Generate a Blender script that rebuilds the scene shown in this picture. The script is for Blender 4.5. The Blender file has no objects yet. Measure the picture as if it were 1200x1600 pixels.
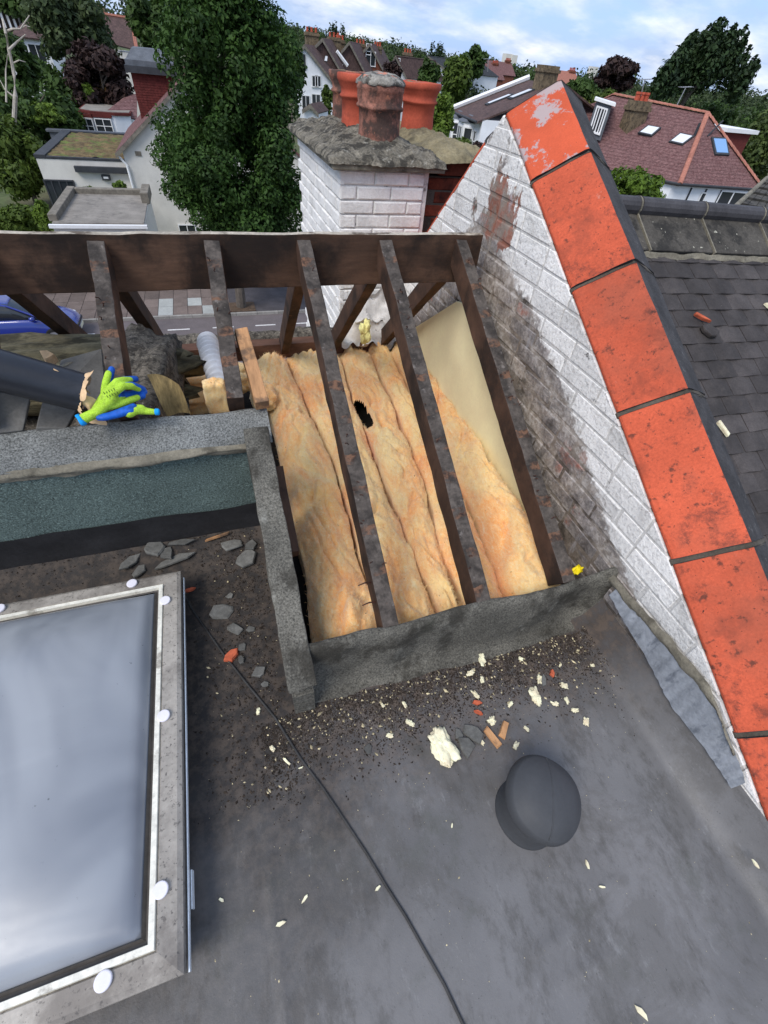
import bpy, bmesh, math, random
import numpy as np
from mathutils import Vector, Matrix, noise as mn
random.seed(7); rng = np.random.default_rng(7)
SC = bpy.context.scene; COL = SC.collection
R = math.radians

# ------------------------------------------------------------------ camera
CAMZ = 1.6
PIT, ROL, YAW, FPX = 0.798585, -0.115364, -0.393002, 688.3
def cam_basis():
    cp, sp = math.cos(PIT), math.sin(PIT); cr, sr = math.cos(ROL), math.sin(ROL)
    cy, sy = math.cos(YAW), math.sin(YAW)
    fwd = np.array([0, cp, -sp]); right = np.array([1., 0, 0]); down = np.array([0, -sp, -cp])
    r = cr*right + sr*down; d = -sr*right + cr*down
    Rz = np.array([[cy, -sy, 0], [sy, cy, 0], [0, 0, 1]])
    return Rz @ r, Rz @ d, Rz @ fwd
CR, CD, CF = cam_basis()
cam_d = bpy.data.cameras.new('camera'); cam = bpy.data.objects.new('camera', cam_d); COL.objects.link(cam)
cam.matrix_world = Matrix(((CR[0], -CD[0], -CF[0], 0), (CR[1], -CD[1], -CF[1], 0), (CR[2], -CD[2], -CF[2], CAMZ), (0, 0, 0, 1)))
cam_d.sensor_fit = 'VERTICAL'; cam_d.sensor_height = 24.0; cam_d.lens = 24.0*FPX/1600
cam_d.clip_start = .02; cam_d.clip_end = 6000
SC.camera = cam
# survey helpers: a point of the photograph -> the place where its sight line meets a real plane
def _ray(x, y): return CR*((x-600)/FPX) + CD*((y-800)/FPX) + CF
def zp(x, y, z):
    d = _ray(x, y); t = (z-CAMZ)/d[2]; return Vector((d[0]*t, d[1]*t, z))
def yp(x, y, Y):
    d = _ray(x, y); t = Y/d[1]; return Vector((d[0]*t, Y, CAMZ+d[2]*t))
def xp(x, y, X):
    d = _ray(x, y); t = X/d[0]; return Vector((X, d[1]*t, CAMZ+d[2]*t))

# ------------------------------------------------------------------ sky, sun, exposure
SUN_EL, SUN_AZ = R(50), R(234)         # azimuth clockwise from +Y
W = bpy.data.worlds.new('World'); SC.world = W; W.use_nodes = True
wn, wl = W.node_tree.nodes, W.node_tree.links
wn.clear()
wo = wn.new('ShaderNodeOutputWorld'); bg = wn.new('ShaderNodeBackground'); bg.inputs[1].default_value = .12
sky = wn.new('ShaderNodeTexSky'); sky.sky_type = 'NISHITA'; sky.sun_disc = False
sky.sun_elevation = SUN_EL; sky.sun_rotation = SUN_AZ; sky.air_density = 1.2; sky.dust_density = 1.0
tc = wn.new('ShaderNodeTexCoord'); sep = wn.new('ShaderNodeSeparateXYZ'); wl.new(tc.outputs['Generated'], sep.inputs[0])
mx = wn.new('ShaderNodeMath'); mx.operation = 'MAXIMUM'; mx.inputs[1].default_value = 0.0; wl.new(sep.outputs[2], mx.inputs[0])
ad = wn.new('ShaderNodeMath'); ad.operation = 'ADD'; ad.inputs[1].default_value = .30; wl.new(mx.outputs[0], ad.inputs[0])
dvx = wn.new('ShaderNodeVectorMath'); dvx.operation = 'DIVIDE'; wl.new(tc.outputs['Generated'], dvx.inputs[0])
cmb = wn.new('ShaderNodeCombineXYZ')
for i in range(3): wl.new(ad.outputs[0], cmb.inputs[i])
wl.new(cmb.outputs[0], dvx.inputs[1])
def wnoise(scale, detail, rough, off):
    m = wn.new('ShaderNodeMapping'); m.inputs['Location'].default_value = off; m.inputs['Scale'].default_value = (1, 1.15, .6)
    wl.new(dvx.outputs[0], m.inputs[0])
    n = wn.new('ShaderNodeTexNoise'); n.inputs['Scale'].default_value = scale; n.inputs['Detail'].default_value = detail
    n.inputs['Roughness'].default_value = rough; wl.new(m.outputs[0], n.inputs[0]); return n
n1 = wnoise(2.1, 9, .56, (3.1, 1.7, 0)); n2 = wnoise(4.2, 7, .55, (8.2, 4.4, 2))
rp = wn.new('ShaderNodeValToRGB'); rp.color_ramp.elements[0].position = .38; rp.color_ramp.elements[1].position = .64
wl.new(n1.outputs[0], rp.inputs[0])
cr = wn.new('ShaderNodeValToRGB')
cr.color_ramp.elements[0].position = .36; cr.color_ramp.elements[0].color = (3.6, 4.4, 6.0, 1)
cr.color_ramp.elements[1].position = .66; cr.color_ramp.elements[1].color = (8.2, 8.2, 8.2, 1)
wl.new(n2.outputs[0], cr.inputs[0])
boost = wn.new('ShaderNodeMix'); boost.data_type = 'RGBA'; boost.inputs[0].default_value = .75
boost.inputs[7].default_value = (2.7, 4.4, 8.0, 1); wl.new(sky.outputs[0], boost.inputs[6])
mixc = wn.new('ShaderNodeMix'); mixc.data_type = 'RGBA'
wl.new(rp.outputs[0], mixc.inputs[0]); wl.new(boost.outputs[2], mixc.inputs[6]); wl.new(cr.outputs[0], mixc.inputs[7])
wl.new(mixc.outputs[2], bg.inputs[0]); wl.new(bg.outputs[0], wo.inputs[0])

sl = bpy.data.lights.new('sun', 'SUN'); sl.energy = 2.2; sl.angle = R(28); sl.color = (1, .94, .86)
sun = bpy.data.objects.new('sun', sl); COL.objects.link(sun)
sdir = Vector((math.sin(SUN_AZ)*math.cos(SUN_EL), math.cos(SUN_AZ)*math.cos(SUN_EL), math.sin(SUN_EL)))
sun.rotation_euler = (-sdir).to_track_quat('-Z', 'Y').to_euler()
SC.view_settings.view_transform = 'Standard'; SC.view_settings.look = 'None'
SC.view_settings.exposure = 0.32; SC.view_settings.gamma = 1; SC.view_settings.use_curve_mapping = False

# ------------------------------------------------------------------ materials
def S(r, g, b, k=1.0):
    f = lambda c: ((c/255+.055)/1.055)**2.4 if c > 10 else c/255/12.92
    return (min(f(r)*k, .9), min(f(g)*k, .9), min(f(b)*k, .9))
class NT:
    def __init__(s, name):
        s.m = bpy.data.materials.new(name); s.m.use_nodes = True
        s.n = s.m.node_tree.nodes; s.l = s.m.node_tree.links
        s.p = s.n['Principled BSDF']; s.out = s.n['Material Output']
    def new(s, t, **k):
        n = s.n.new(t)
        for a, v in k.items(): setattr(n, a, v)
        return n
    def link(s, a, b): s.l.new(a, b)
    def math(s, op, a, b=None, clamp=False):
        n = s.new('ShaderNodeMath', operation=op, use_clamp=clamp)
        for i, v in enumerate((a, b)):
            if v is None: continue
            if isinstance(v, (int, float)): n.inputs[i].default_value = v
            else: s.link(v, n.inputs[i])
        return n.outputs[0]
    def mixc(s, fac, a, b, mode='MIX'):
        n = s.new('ShaderNodeMix', data_type='RGBA', blend_type=mode)
        for i, v in ((0, fac), (6, a), (7, b)):
            if isinstance(v, (int, float)): n.inputs[i].default_value = v
            elif isinstance(v, tuple): n.inputs[i].default_value = (*v[:3], 1)
            else: s.link(v, n.inputs[i])
        return n.outputs[2]
    def pos(s, obj=False):
        if obj: return s.new('ShaderNodeTexCoord').outputs['Object']
        return s.new('ShaderNodeNewGeometry').outputs['Position']
    def noise(s, vec, scale, detail=6, rough=.6, st=(1, 1, 1), off=(0, 0, 0), dist=0, vor=False):
        mp = s.new('ShaderNodeMapping'); mp.inputs['Scale'].default_value = st; mp.inputs['Location'].default_value = off
        s.link(vec, mp.inputs[0])
        if vor:
            n = s.new('ShaderNodeTexVoronoi'); n.inputs['Scale'].default_value = scale; s.link(mp.outputs[0], n.inputs['Vector'])
            return n.outputs['Distance']
        n = s.new('ShaderNodeTexNoise'); n.inputs['Scale'].default_value = scale; n.inputs['Detail'].default_value = detail
        n.inputs['Roughness'].default_value = rough; n.inputs['Distortion'].default_value = dist
        s.link(mp.outputs[0], n.inputs['Vector']); return n.outputs[0]
    def step(s, v, lo, hi):
        n = s.new('ShaderNodeMapRange', interpolation_type='SMOOTHSTEP'); n.inputs[1].default_value = lo; n.inputs[2].default_value = hi
        s.link(v, n.inputs[0]); return n.outputs[0]
def M(name, base, rough=.85, var=.3, vs=5, fine=.25, bs=70, bump=.4, bd=.004, layers=(), rand=0, spec=.3, metal=0, st=(1, 1, 1), obj=False, extra=None, island=0, coat=0):
    t = NT(name); v = t.pos(obj)
    n1 = t.noise(v, vs, 8, .65, st); n2 = t.noise(v, bs, 5, .7, st)
    a = t.step(n1, .3, .7)
    c = t.mixc(a, tuple(x*(1-var) for x in base), tuple(min(x*(1+var), .9) for x in base))
    f2 = t.math('ADD', t.math('MULTIPLY', t.math('SUBTRACT', n2, .5), fine*3), 1.0)
    g = t.new('ShaderNodeCombineColor')
    for i in range(3): t.link(f2, g.inputs[i])
    c = t.mixc(1.0, c, g.outputs[0], 'MULTIPLY')
    for i, L in enumerate(layers):
        nn = t.noise(v, L['s'], L.get('d', 6), L.get('r', .65), L.get('st', (1, 1, 1)), (i*3.7+1, i*2.1, i*5.3), L.get('dist', 0), L.get('vor', False))
        mk = t.step(nn, L['lo'], L['hi'])
        mk = t.math('MULTIPLY', mk, L.get('a', 1.0))
        c = t.mixc(mk, c, L['c'])
    if extra: c = extra(t, v, c)
    if rand or island:
        src = t.new('ShaderNodeObjectInfo').outputs['Random'] if rand else t.new('ShaderNodeNewGeometry').outputs['Random Per Island']
        k = rand or island
        rr = t.math('ADD', t.math('MULTIPLY', src, 2*k), 1-k)
        g = t.new('ShaderNodeCombineColor')
        for i in range(3): t.link(rr, g.inputs[i])
        c = t.mixc(1.0, c, g.outputs[0], 'MULTIPLY')
    t.link(c, t.p.inputs['Base Color'])
    t.p.inputs['Roughness'].default_value = rough; t.p.inputs['Specular IOR Level'].default_value = spec; t.p.inputs['Metallic'].default_value = metal
    t.p.inputs['Coat Weight'].default_value = coat
    if bump:
        h = t.math('ADD', t.math('MULTIPLY', n2, .5), t.math('MULTIPLY', n1, .8))
        b = t.new('ShaderNodeBump'); b.inputs['Strength'].default_value = bump; b.inputs['Distance'].default_value = bd
        t.link(h, b.inputs['Height']); t.link(b.outputs[0], t.p.inputs['Normal'])
    t.m['tree'] = 1
    return t.m
def leafmat(name, c, var=.55, trans=.25):
    t = NT(name); v = t.pos()
    isl = t.new('ShaderNodeNewGeometry').outputs['Random Per Island']
    n = t.noise(v, .9, 3)
    k = t.math('ADD', t.math('MULTIPLY', isl, var*1.3), t.math('MULTIPLY', t.step(n, .3, .7), var))
    col = t.mixc(k, tuple(x*.55 for x in c), (c[0]*1.7, c[1]*1.55, c[2]*1.1))
    t.link(col, t.p.inputs['Base Color']); t.p.inputs['Roughness'].default_value = .65; t.p.inputs['Specular IOR Level'].default_value = .25
    tr = t.new('ShaderNodeBsdfTranslucent'); t.link(col, tr.inputs[0])
    mxs = t.new('ShaderNodeMixShader'); mxs.inputs[0].default_value = trans
    t.link(t.p.outputs[0], mxs.inputs[1]); t.link(tr.outputs[0], mxs.inputs[2]); t.link(mxs.outputs[0], t.out.inputs[0])
    return t.m
def glassmat(name, c, rough=.08):
    t = NT(name); t.p.inputs['Base Color'].default_value = (*c, 1); t.p.inputs['Roughness'].default_value = rough
    t.p.inputs['Specular IOR Level'].default_value = .6
    return t.m

ROOF_T = .5704; YR = 2.10; Z0 = .263; Y0 = .70; ZRIDGE = Z0+(YR-Y0)*ROOF_T; FT = .90
def zr(y): return Z0+(y-Y0)*ROOF_T if y <= YR else ZRIDGE-(y-YR)*FT
YA = 2.239; ZA = 1.473; FTC = .94
def zc(y): return ZA-(YA-y)*.566 if y <= YA else ZA-(y-YA)*FTC

def paint_extra(t, v, c):
    # white paint sits above the old roof line on the wall; chips and drips along its lower edge
    s = t.new('ShaderNodeSeparateXYZ'); t.link(v, s.inputs[0])
    y, z = s.outputs[1], s.outputs[2]
    back = t.math('ADD', t.math('MULTIPLY', t.math('SUBTRACT', y, YA), .566), ZA)
    fr = t.math('ADD', t.math('MULTIPLY', t.math('SUBTRACT', y, YA), -FTC), ZA)
    h = t.math('SUBTRACT', t.math('MINIMUM', back, fr), z)          # depth below the coping edge
    n = t.noise(v, 7, 6, .6); n3 = t.noise(v, 30, 5, .6)
    hh = t.math('ADD', h, t.math('ADD', t.math('MULTIPLY', t.math('SUBTRACT', n, .5), .12), t.math('MULTIPLY', t.math('SUBTRACT', n3, .5), .16)))
    sm_ = t.noise(v, 3.4, 8, .7, (1, .6, 1.6), (1, 6, 2), dist=1.0)
    c = t.mixc(t.math('MULTIPLY', t.step(sm_, .44, .60), .85), c, t.mixc(t.step(n3, .4, .6), S(146, 136, 126), S(188, 180, 172)))
    c = t.mixc(t.math('MULTIPLY', t.step(t.noise(v, 4.6, 7, .7, off=(8, 2, 2)), .54, .7), .7), c, S(76, 72, 70))
    hh = t.math('SUBTRACT', hh, t.math('MULTIPLY', t.step(y, 1.45, 2.1), .11))
    m = t.math('SUBTRACT', 1.0, t.step(hh, .212, .245))
    chip = t.step(t.noise(v, 5.5, 7, .65, off=(4, 1, 2)), .60, .64)
    near = t.step(y, 1.75, 2.0)
    chip = t.math('MULTIPLY', chip, t.math('ADD', t.math('MULTIPLY', near, .8), .2))
    pc = xp(778, 335, 1.262); dv = t.new('ShaderNodeVectorMath', operation='DISTANCE'); t.link(v, dv.inputs[0]); dv.inputs[1].default_value = pc
    pm_ = t.math('SUBTRACT', dv.outputs['Value'], t.math('MULTIPLY', t.math('SUBTRACT', t.noise(v, 8, 8, .7, (1, 1, .5), (2, 7, 3)), .5), .55))
    pm_ = t.math('SUBTRACT', 1.0, t.step(pm_, .125, .15)); chip = t.math('MAXIMUM', chip, pm_)
    c = t.mixc(t.math('MULTIPLY', pm_, .8), c, t.mixc(t.step(t.noise(v, 12, 6, .7), .42, .6), S(150, 92, 72), S(136, 122, 110)))
    m = t.math('MULTIPLY', m, t.math('SUBTRACT', 1.0, chip))
    spots = t.step(t.noise(v, 75, 4, .7, off=(9, 9, 1)), .50, .64)
    spots = t.math('MULTIPLY', spots, .38)
    white = t.mixc(spots, S(236, 233, 228, .98), S(146, 144, 142))
    white = t.mixc(t.step(t.noise(v, 22, 5, .7, off=(2, 5, 7)), .62, .74), white, S(80, 80, 82))
    white = t.mixc(t.math('MULTIPLY', t.step(t.noise(v, 6, 9, .75, (1, .7, 1.4), (5, 5, 1)), .50, .66), .45), white, S(150, 146, 140))
    white = t.mixc(t.math('MULTIPLY', t.step(t.noise(v, 16, 9, .75, off=(1, 4, 8)), .60, .67), .6), white, S(112, 104, 96))
    if t.m.name.startswith('wall_mortar'): white = t.mixc(.30, white, S(110, 106, 102))
    # streaks of old whitewash left on the stripped band
    st = t.step(t.noise(v, 9, 6, .7, (1, 1.6, .5), (3, 3, 3)), .57, .70)
    c2 = t.mixc(t.math('MULTIPLY', st, .55), c, S(170, 168, 172))
    return t.mixc(m, c2, white)

MAT = {}
MAT['membrane'] = None
MAT['felt'] = M('mineral_felt', S(112, 113, 110), .95, .22, 4, 1.5, 170, 1.0, .005, layers=[dict(c=S(44, 43, 40), s=6, lo=.56, hi=.7, a=.75), dict(c=S(150, 150, 142), s=3.2, lo=.58, hi=.75, a=.5)])
MAT['felt_kerb'] = M('mineral_felt_weathered', S(94, 91, 83), .95, .3, 4, 1.3, 160, 1.0, .006, layers=[dict(c=S(168, 166, 156), s=4.5, lo=.60, hi=.72, a=.6), dict(c=S(46, 43, 37), s=5, lo=.49, hi=.62, a=.8, d=9, r=.7), dict(c=S(58, 66, 50), s=3, lo=.55, hi=.75, a=.3)])
MAT['green_felt'] = M('green_mineral_felt', S(90, 104, 99), .95, .14, 3, 1.3, 170, .9, .004, layers=[dict(c=S(156, 176, 168), s=190, lo=.57, hi=.68, a=.85), dict(c=S(34, 42, 42), s=160, lo=.56, hi=.66, a=.7)])
MAT['bitumen'] = M('bitumen', S(38, 37, 38), .7, .25, 8, .3, 60, .5)
MAT['mortar'] = M('mortar', S(120, 114, 100), .95, .3, 9, .4, 120, .8, .006, layers=[dict(c=S(58, 54, 46), s=12, lo=.55, hi=.7, a=.7)])
MAT['mortar_dark'] = M('mortar_dark', S(84, 78, 70), .95, .35, 9, .4, 120, .8, .006)
MAT['wood'] = M('old_rafter_wood', S(76, 55, 43), .85, .4, 7, .5, 45, .7, .004, st=(1, .22, .22), layers=[dict(c=S(26, 22, 20), s=5, lo=.42, hi=.66, a=.8), dict(c=S(120, 86, 62), s=9, lo=.66, hi=.72, a=.55)])
MAT['wood_top'] = M('sooty_rafter_top', S(72, 65, 60), .9, .4, 11, .5, 60, .8, .004, layers=[dict(c=S(36, 33, 31), s=14, lo=.45, hi=.6, a=.85), dict(c=S(132, 122, 114), s=24, lo=.62, hi=.72, a=.55)])
MAT['wood_patch'] = M('paler_batten_mark', S(120, 88, 66), .9, .35, 30, .5, 60, .6, .003, layers=[dict(c=S(48, 38, 31), s=38, lo=.5, hi=.6, a=.8)])
MAT['wood_light'] = M('newer_pale_wood', S(176, 132, 92), .85, .3, 8, .4, 50, .5, .003, st=(1, .2, .2), layers=[dict(c=S(70, 62, 56), s=7, lo=.5, hi=.62, a=.75)])
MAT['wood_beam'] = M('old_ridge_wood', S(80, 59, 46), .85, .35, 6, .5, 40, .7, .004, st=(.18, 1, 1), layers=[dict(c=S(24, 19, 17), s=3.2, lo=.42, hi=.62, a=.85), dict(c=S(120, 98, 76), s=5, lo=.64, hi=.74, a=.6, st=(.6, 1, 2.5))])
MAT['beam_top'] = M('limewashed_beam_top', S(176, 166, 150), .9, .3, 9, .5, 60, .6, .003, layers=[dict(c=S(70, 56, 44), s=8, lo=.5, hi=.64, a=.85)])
MAT['nail'] = M('rusty_nail', S(66, 40, 30), .7, .2, 20)
MAT['brick'] = M('sooty_brick', S(138, 131, 127), .95, .35, 14, .7, 60, 1.0, .012, rand=.14, extra=paint_extra, layers=[dict(c=S(160, 92, 70), s=3.3, lo=.6, hi=.68, a=.75), dict(c=S(74, 68, 65), s=9, lo=.50, hi=.68, a=.55)])
MAT['wall_mortar'] = M('wall_mortar', S(122, 112, 102), .98, .35, 12, .4, 90, .9, .006, extra=paint_extra, layers=[dict(c=S(52, 46, 42), s=10, lo=.48, hi=.6, a=.7)])
MAT['red_brick'] = M('dark_red_brick', S(110, 52, 36), .9, .3, 12, .4, 80, .6, .004, rand=.3, layers=[dict(c=S(44, 30, 26), s=7, lo=.5, hi=.66, a=.8)])
MAT['white_brick'] = M('white_painted_brick', S(232, 230, 226, .96), .8, .10, 7, .16, 60, 1.0, .010, rand=.04, layers=[dict(c=S(158, 152, 146), s=5, lo=.54, hi=.72, a=.6, d=9, r=.72), dict(c=S(104, 96, 90), s=17, lo=.635, hi=.69, a=.6, d=8, r=.72)])
MAT['white_mortar'] = M('painted_joint', S(206, 203, 199), .8, .15, 9, .2, 60, .7, .004, layers=[dict(c=S(70, 66, 62), s=7, lo=.60, hi=.68, a=.8)])
MAT['flaunch'] = M('lichened_flaunching', S(112, 106, 94), .98, .35, 8, 1.0, 60, 1.0, .018, layers=[dict(c=S(40, 38, 34), s=11, lo=.48, hi=.6, a=.8), dict(c=S(168, 164, 152), s=18, lo=.6, hi=.68, a=.7), dict(c=S(132, 118, 60), s=5, lo=.66, hi=.74, a=.5)])
MAT['flaunch_tan'] = M('tan_mortar_flaunching', S(128, 118, 92), .98, .25, 6, .4, 60, .9, .01, layers=[dict(c=S(70, 64, 52), s=6, lo=.5, hi=.66, a=.7)])
MAT['terracotta'] = M('orange_terracotta', S(216, 98, 66, .72), .85, .14, 4, .3, 120, .4, .003, rand=.08, layers=[dict(c=S(150, 84, 64), s=2.2, lo=.5, hi=.68, a=.45), dict(c=S(196, 170, 156), s=3.1, lo=.64, hi=.70, a=.5, d=10, r=.75), dict(c=S(44, 34, 31), s=95, lo=.635, hi=.68, a=.9), dict(c=S(112, 58, 44), s=5, lo=.545, hi=.70, a=.5), dict(c=S(58, 44, 38), s=34, lo=.565, hi=.68, a=.75, d=8), dict(c=S(50, 42, 40), s=4.2, lo=.535, hi=.66, a=.62, d=10, r=.8), dict(c=S(228, 150, 128), s=16, lo=.70, hi=.76, a=.55)])
MAT['terracotta_lichen'] = M('orange_terracotta_with_mortar_smears', S(222, 98, 62, .74), .8, .12, 4, .15, 160, .3, .002, layers=[dict(c=S(44, 34, 31), s=95, lo=.665, hi=.70, a=.9), dict(c=S(166, 160, 160), s=5.0, lo=.53, hi=.57, a=.85, d=10, r=.74), dict(c=S(92, 42, 30), s=5, lo=.60, hi=.72, a=.4)])
MAT['sooty_clay'] = M('sooty_clay', S(62, 60, 60), .95, .35, 10, .6, 120, .8, .004, layers=[dict(c=S(120, 118, 116), s=22, lo=.6, hi=.7, a=.5)])
MAT['pot_orange'] = M('chimney_pot_orange', S(176, 82, 60, .95), .8, .22, 6, .25, 90, .4, .003, layers=[dict(c=S(100, 50, 38), s=7, lo=.52, hi=.68, a=.6), dict(c=S(206, 140, 112), s=18, lo=.68, hi=.74, a=.4)])
MAT['pot_dark'] = M('chimney_pot_weathered', S(140, 96, 82), .95, .4, 9, .6, 60, .9, .01, layers=[dict(c=S(66, 58, 54), s=7, lo=.47, hi=.58, a=.85, d=9), dict(c=S(176, 118, 92), s=20, lo=.60, hi=.66, a=.8), dict(c=S(126, 112, 50), s=4, lo=.62, hi=.74, a=.5)])
MAT['pot_cap'] = M('lichened_pot_top', S(140, 136, 128), .98, .4, 12, .6, 50, 1, .015, layers=[dict(c=S(58, 56, 52), s=20, lo=.5, hi=.6, a=.8), dict(c=S(206, 124, 96), s=7, lo=.6, hi=.64, a=.8)])
MAT['slate_tile'] = M('dark_plain_tile', S(66, 61, 59), .82, .28, 8, .4, 120, .5, .003, rand=.28, layers=[dict(c=S(92, 84, 78), s=7, lo=.58, hi=.72, a=.5), dict(c=S(176, 172, 160), s=40, lo=.70, hi=.75, a=.7)])
MAT['ridge_wing'] = M('lichened_ridge_tile', S(74, 70, 64), .95, .3, 9, .5, 90, .7, .004, layers=[dict(c=S(30, 29, 28), s=8, lo=.5, hi=.62, a=.7), dict(c=S(190, 186, 168), s=34, lo=.65, hi=.69, a=.85)])
MAT['ridge_roll'] = M('dark_ridge_roll', S(66, 64, 66), .7, .25, 9, .4, 90, .5, .003)
MAT['lead'] = M('lead_flashing', S(150, 154, 160), .55, .2, 7, .3, 60, .6, .006, metal=.25, layers=[dict(c=S(84, 90, 100), s=9, lo=.55, hi=.68, a=.6, st=(1, 3, 1))])
MAT['cream'] = M('cream_plasterboard', S(240, 228, 186, 1), .9, .08, 3, .06, 90, .2, .002, layers=[dict(c=S(140, 116, 80), s=26, lo=.70, hi=.74, a=.6, st=(1, 1, .4))])
MAT['slate_bit'] = M('grey_slate_fragment', S(98, 97, 93), .9, .25, 14, .4, 70, .7, .004, rand=.3)
MAT['foam_bit'] = M('cream_foam_scrap', S(238, 222, 188), .95, .2, 30, .2, 80, .6, .004, rand=.1)
MAT['chip_red'] = M('terracotta_chip', S(190, 96, 66), .9, .25, 30, rand=.2)
MAT['crumb'] = M('soil_crumb', S(52, 44, 37), .98, .3, 30, .4, 90, 0, island=.55)
MAT['crumb_pale'] = M('pale_crumb', S(190, 176, 140), .95, .3, 30, .3, 90, 0, island=.4)
MAT['rubber'] = M('black_rubber_cap', S(62, 63, 65), .62, .12, 6, .1, 90, .15, .002, spec=.35)
MAT['cable'] = M('dusty_dark_cable', S(56, 55, 54), .7, .3, 12, .3, 90, .3)
MAT['pipe'] = M('black_plastic_pipe', S(30, 32, 38), .38, .25, 5, .2, 70, .1, .002, spec=.5, layers=[dict(c=S(84, 86, 90), s=4, lo=.56, hi=.75, a=.35, st=(.4, 1, 1))])
MAT['paper'] = M('torn_cream_lining', S(214, 180, 140), .9, .25, 12, .2, 60, .5)
MAT['hose'] = M('white_plastic_hose', S(216, 218, 222, .95), .55, .08, 8, .1, 60, .2)
MAT['soot'] = M('sooty_wool', S(98, 92, 83), .98, .4, 12, .9, 70, 1.0, .014, layers=[dict(c=S(46, 42, 38), s=30, lo=.48, hi=.6, a=.8), dict(c=S(160, 152, 138), s=75, lo=.60, hi=.66, a=.7)])
MAT['oldwool'] = M('old_brown_wool', S(112, 104, 80), .98, .4, 6, .5, 60, 1.0, .012, st=(.5, 1, 1.6), layers=[dict(c=S(38, 36, 28), s=7, lo=.48, hi=.62, a=.8, st=(.5, 1, 2)), dict(c=S(120, 108, 78), s=10, lo=.6, hi=.7, a=.5)])
MAT['woolside'] = M('cut_wool_side', S(142, 122, 82), .98, .3, 9, .5, 60, .8, .008, st=(2, 1, .4), layers=[dict(c=S(74, 64, 46), s=8, lo=.5, hi=.64, a=.7)])
MAT['tray'] = M('dusty_grey_plastic', S(94, 92, 88), .8, .2, 6, .3, 90, .3, .002, layers=[dict(c=S(118, 114, 106), s=7, lo=.6, hi=.7, a=.4)])
MAT['dark'] = M('dark_loft_floor', S(34, 30, 27), .98, .4, 10)
MAT['yellow_wool'] = M('yellow_wool', S(232, 220, 150), .98, .2, 25, .3, 80, .8, .006)
MAT['yellow'] = M('yellow_plastic', S(232, 208, 20), .5, .1, 9)
MAT['navy'] = M('navy_cloth', S(34, 42, 92), .9, .25, 30, .3, 90, .4)
MAT['bluecloth'] = M('pale_blue_cloth', S(150, 170, 222), .9, .12, 10, .2, 60, .4, st=(8, 8, .3), layers=[dict(c=S(214, 222, 240), s=22, lo=.5, hi=.6, a=.8, st=(1, 1, .05))])
MAT['brown_paint'] = M('brown_timber_plate', S(92, 64, 50), .85, .35, 7, .4, 50, .5, st=(.3, 1, 1))
MAT['wall_brick_far'] = M('house_brick', S(120, 74, 58), .95, .3, 3)
MAT['render'] = M('white_render', S(216, 212, 204, .95), .92, .07, 1.3, .08, 25, .3, .006, layers=[dict(c=S(176, 170, 160), s=1.1, lo=.55, hi=.78, a=.4)])
MAT['render_white'] = M('bright_white_render', S(232, 234, 238, .98), .9, .06, 1.2, .05, 25, .2, .004)
def course_extra(t, v, c):
    s = t.new('ShaderNodeSeparateXYZ'); t.link(v, s.inputs[0]); ph = t.math('FRACT', t.math('MULTIPLY', s.outputs[2], 6.0))
    return t.mixc(t.math('MULTIPLY', t.step(ph, .78, .9), .55), c, S(70, 44, 44))
MAT['roof_red'] = M('red_tile_roof', S(122, 92, 90, .85), .92, .18, 2.5, .9, 7, .8, .05, st=(1, 1, 2.2), spec=.15, extra=course_extra, layers=[dict(c=S(88, 56, 56), s=5, lo=.5, hi=.62, a=.55), dict(c=S(146, 110, 104), s=8, lo=.58, hi=.68, a=.5)])
MAT['roof_brown'] = M('brown_tile_roof', S(84, 66, 62), .9, .25, 2, .6, 8, .5, .03, layers=[dict(c=S(56, 44, 42), s=3, lo=.5, hi=.66, a=.6)])
MAT['roof_grey'] = M('grey_flat_roof', S(134, 128, 120), .9, .2, 1.2, .3, 20, .3, .01, layers=[dict(c=S(92, 88, 82), s=1.5, lo=.5, hi=.66, a=.6)])
MAT['hung_tile'] = M('red_hung_tile', S(104, 48, 44), .9, .2, 5, .5, 12, .4, .01, rand=.25)
MAT['leadgrey'] = M('grey_lead_cap', S(92, 96, 102), .7, .2, 3, .3, 20, .3)
MAT['darkgrey'] = M('dark_grey_trim', S(58, 60, 64), .7, .2, 3, .2, 20, .2)
MAT['sedum'] = M('sedum_roof', S(108, 92, 62), .98, .4, 1.6, .7, 12, 1, .05, layers=[dict(c=S(92, 112, 50), s=1.1, lo=.5, hi=.6, a=.8), dict(c=S(78, 62, 48), s=3, lo=.5, hi=.62, a=.7)])
MAT['hip_tile'] = M('orange_hip_tile', S(160, 106, 90), .85, .2, 6, .3, 20, .3, rand=.15)
MAT['white_frame'] = M('white_window_frame', S(232, 232, 232), .6, .04, 5, .05, 20, 0)
MAT['glass'] = glassmat('window_glass', (.03, .035, .04))
MAT['skyglass'] = glassmat('pane_with_painted_sky', S(120, 160, 205), .1)  # blue base colour stands in for the sky reflected in the pane
MAT['blind'] = glassmat('pale_rooflight_blind', S(216, 218, 220), .3)
MAT['stone'] = M('stone_coping', S(118, 112, 102), .95, .3, 3, .4, 30, .5)
MAT['stack'] = M('yellow_grey_stack_brick', S(112, 98, 78), .95, .3, 4, .5, 14, .5, layers=[dict(c=S(58, 52, 46), s=5, lo=.5, hi=.62, a=.7)])
MAT['asphalt'] = M('asphalt', S(104, 96, 96), .95, .12, .7, .35, 30, .3, .006, layers=[dict(c=S(80, 75, 76), s=.5, lo=.5, hi=.7, a=.5)])
MAT['roadpaint'] = M('worn_road_paint', S(205, 203, 200), .9, .2, 6, .5, 30, 0)
MAT['kerbstone'] = M('kerbstone', S(142, 138, 132), .95, .2, 3, .3, 25, .3, rand=.1)
MAT['slab'] = M('paving_slab', S(106, 94, 88), .95, .15, 2, .35, 25, .3, .004, rand=.25)
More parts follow.
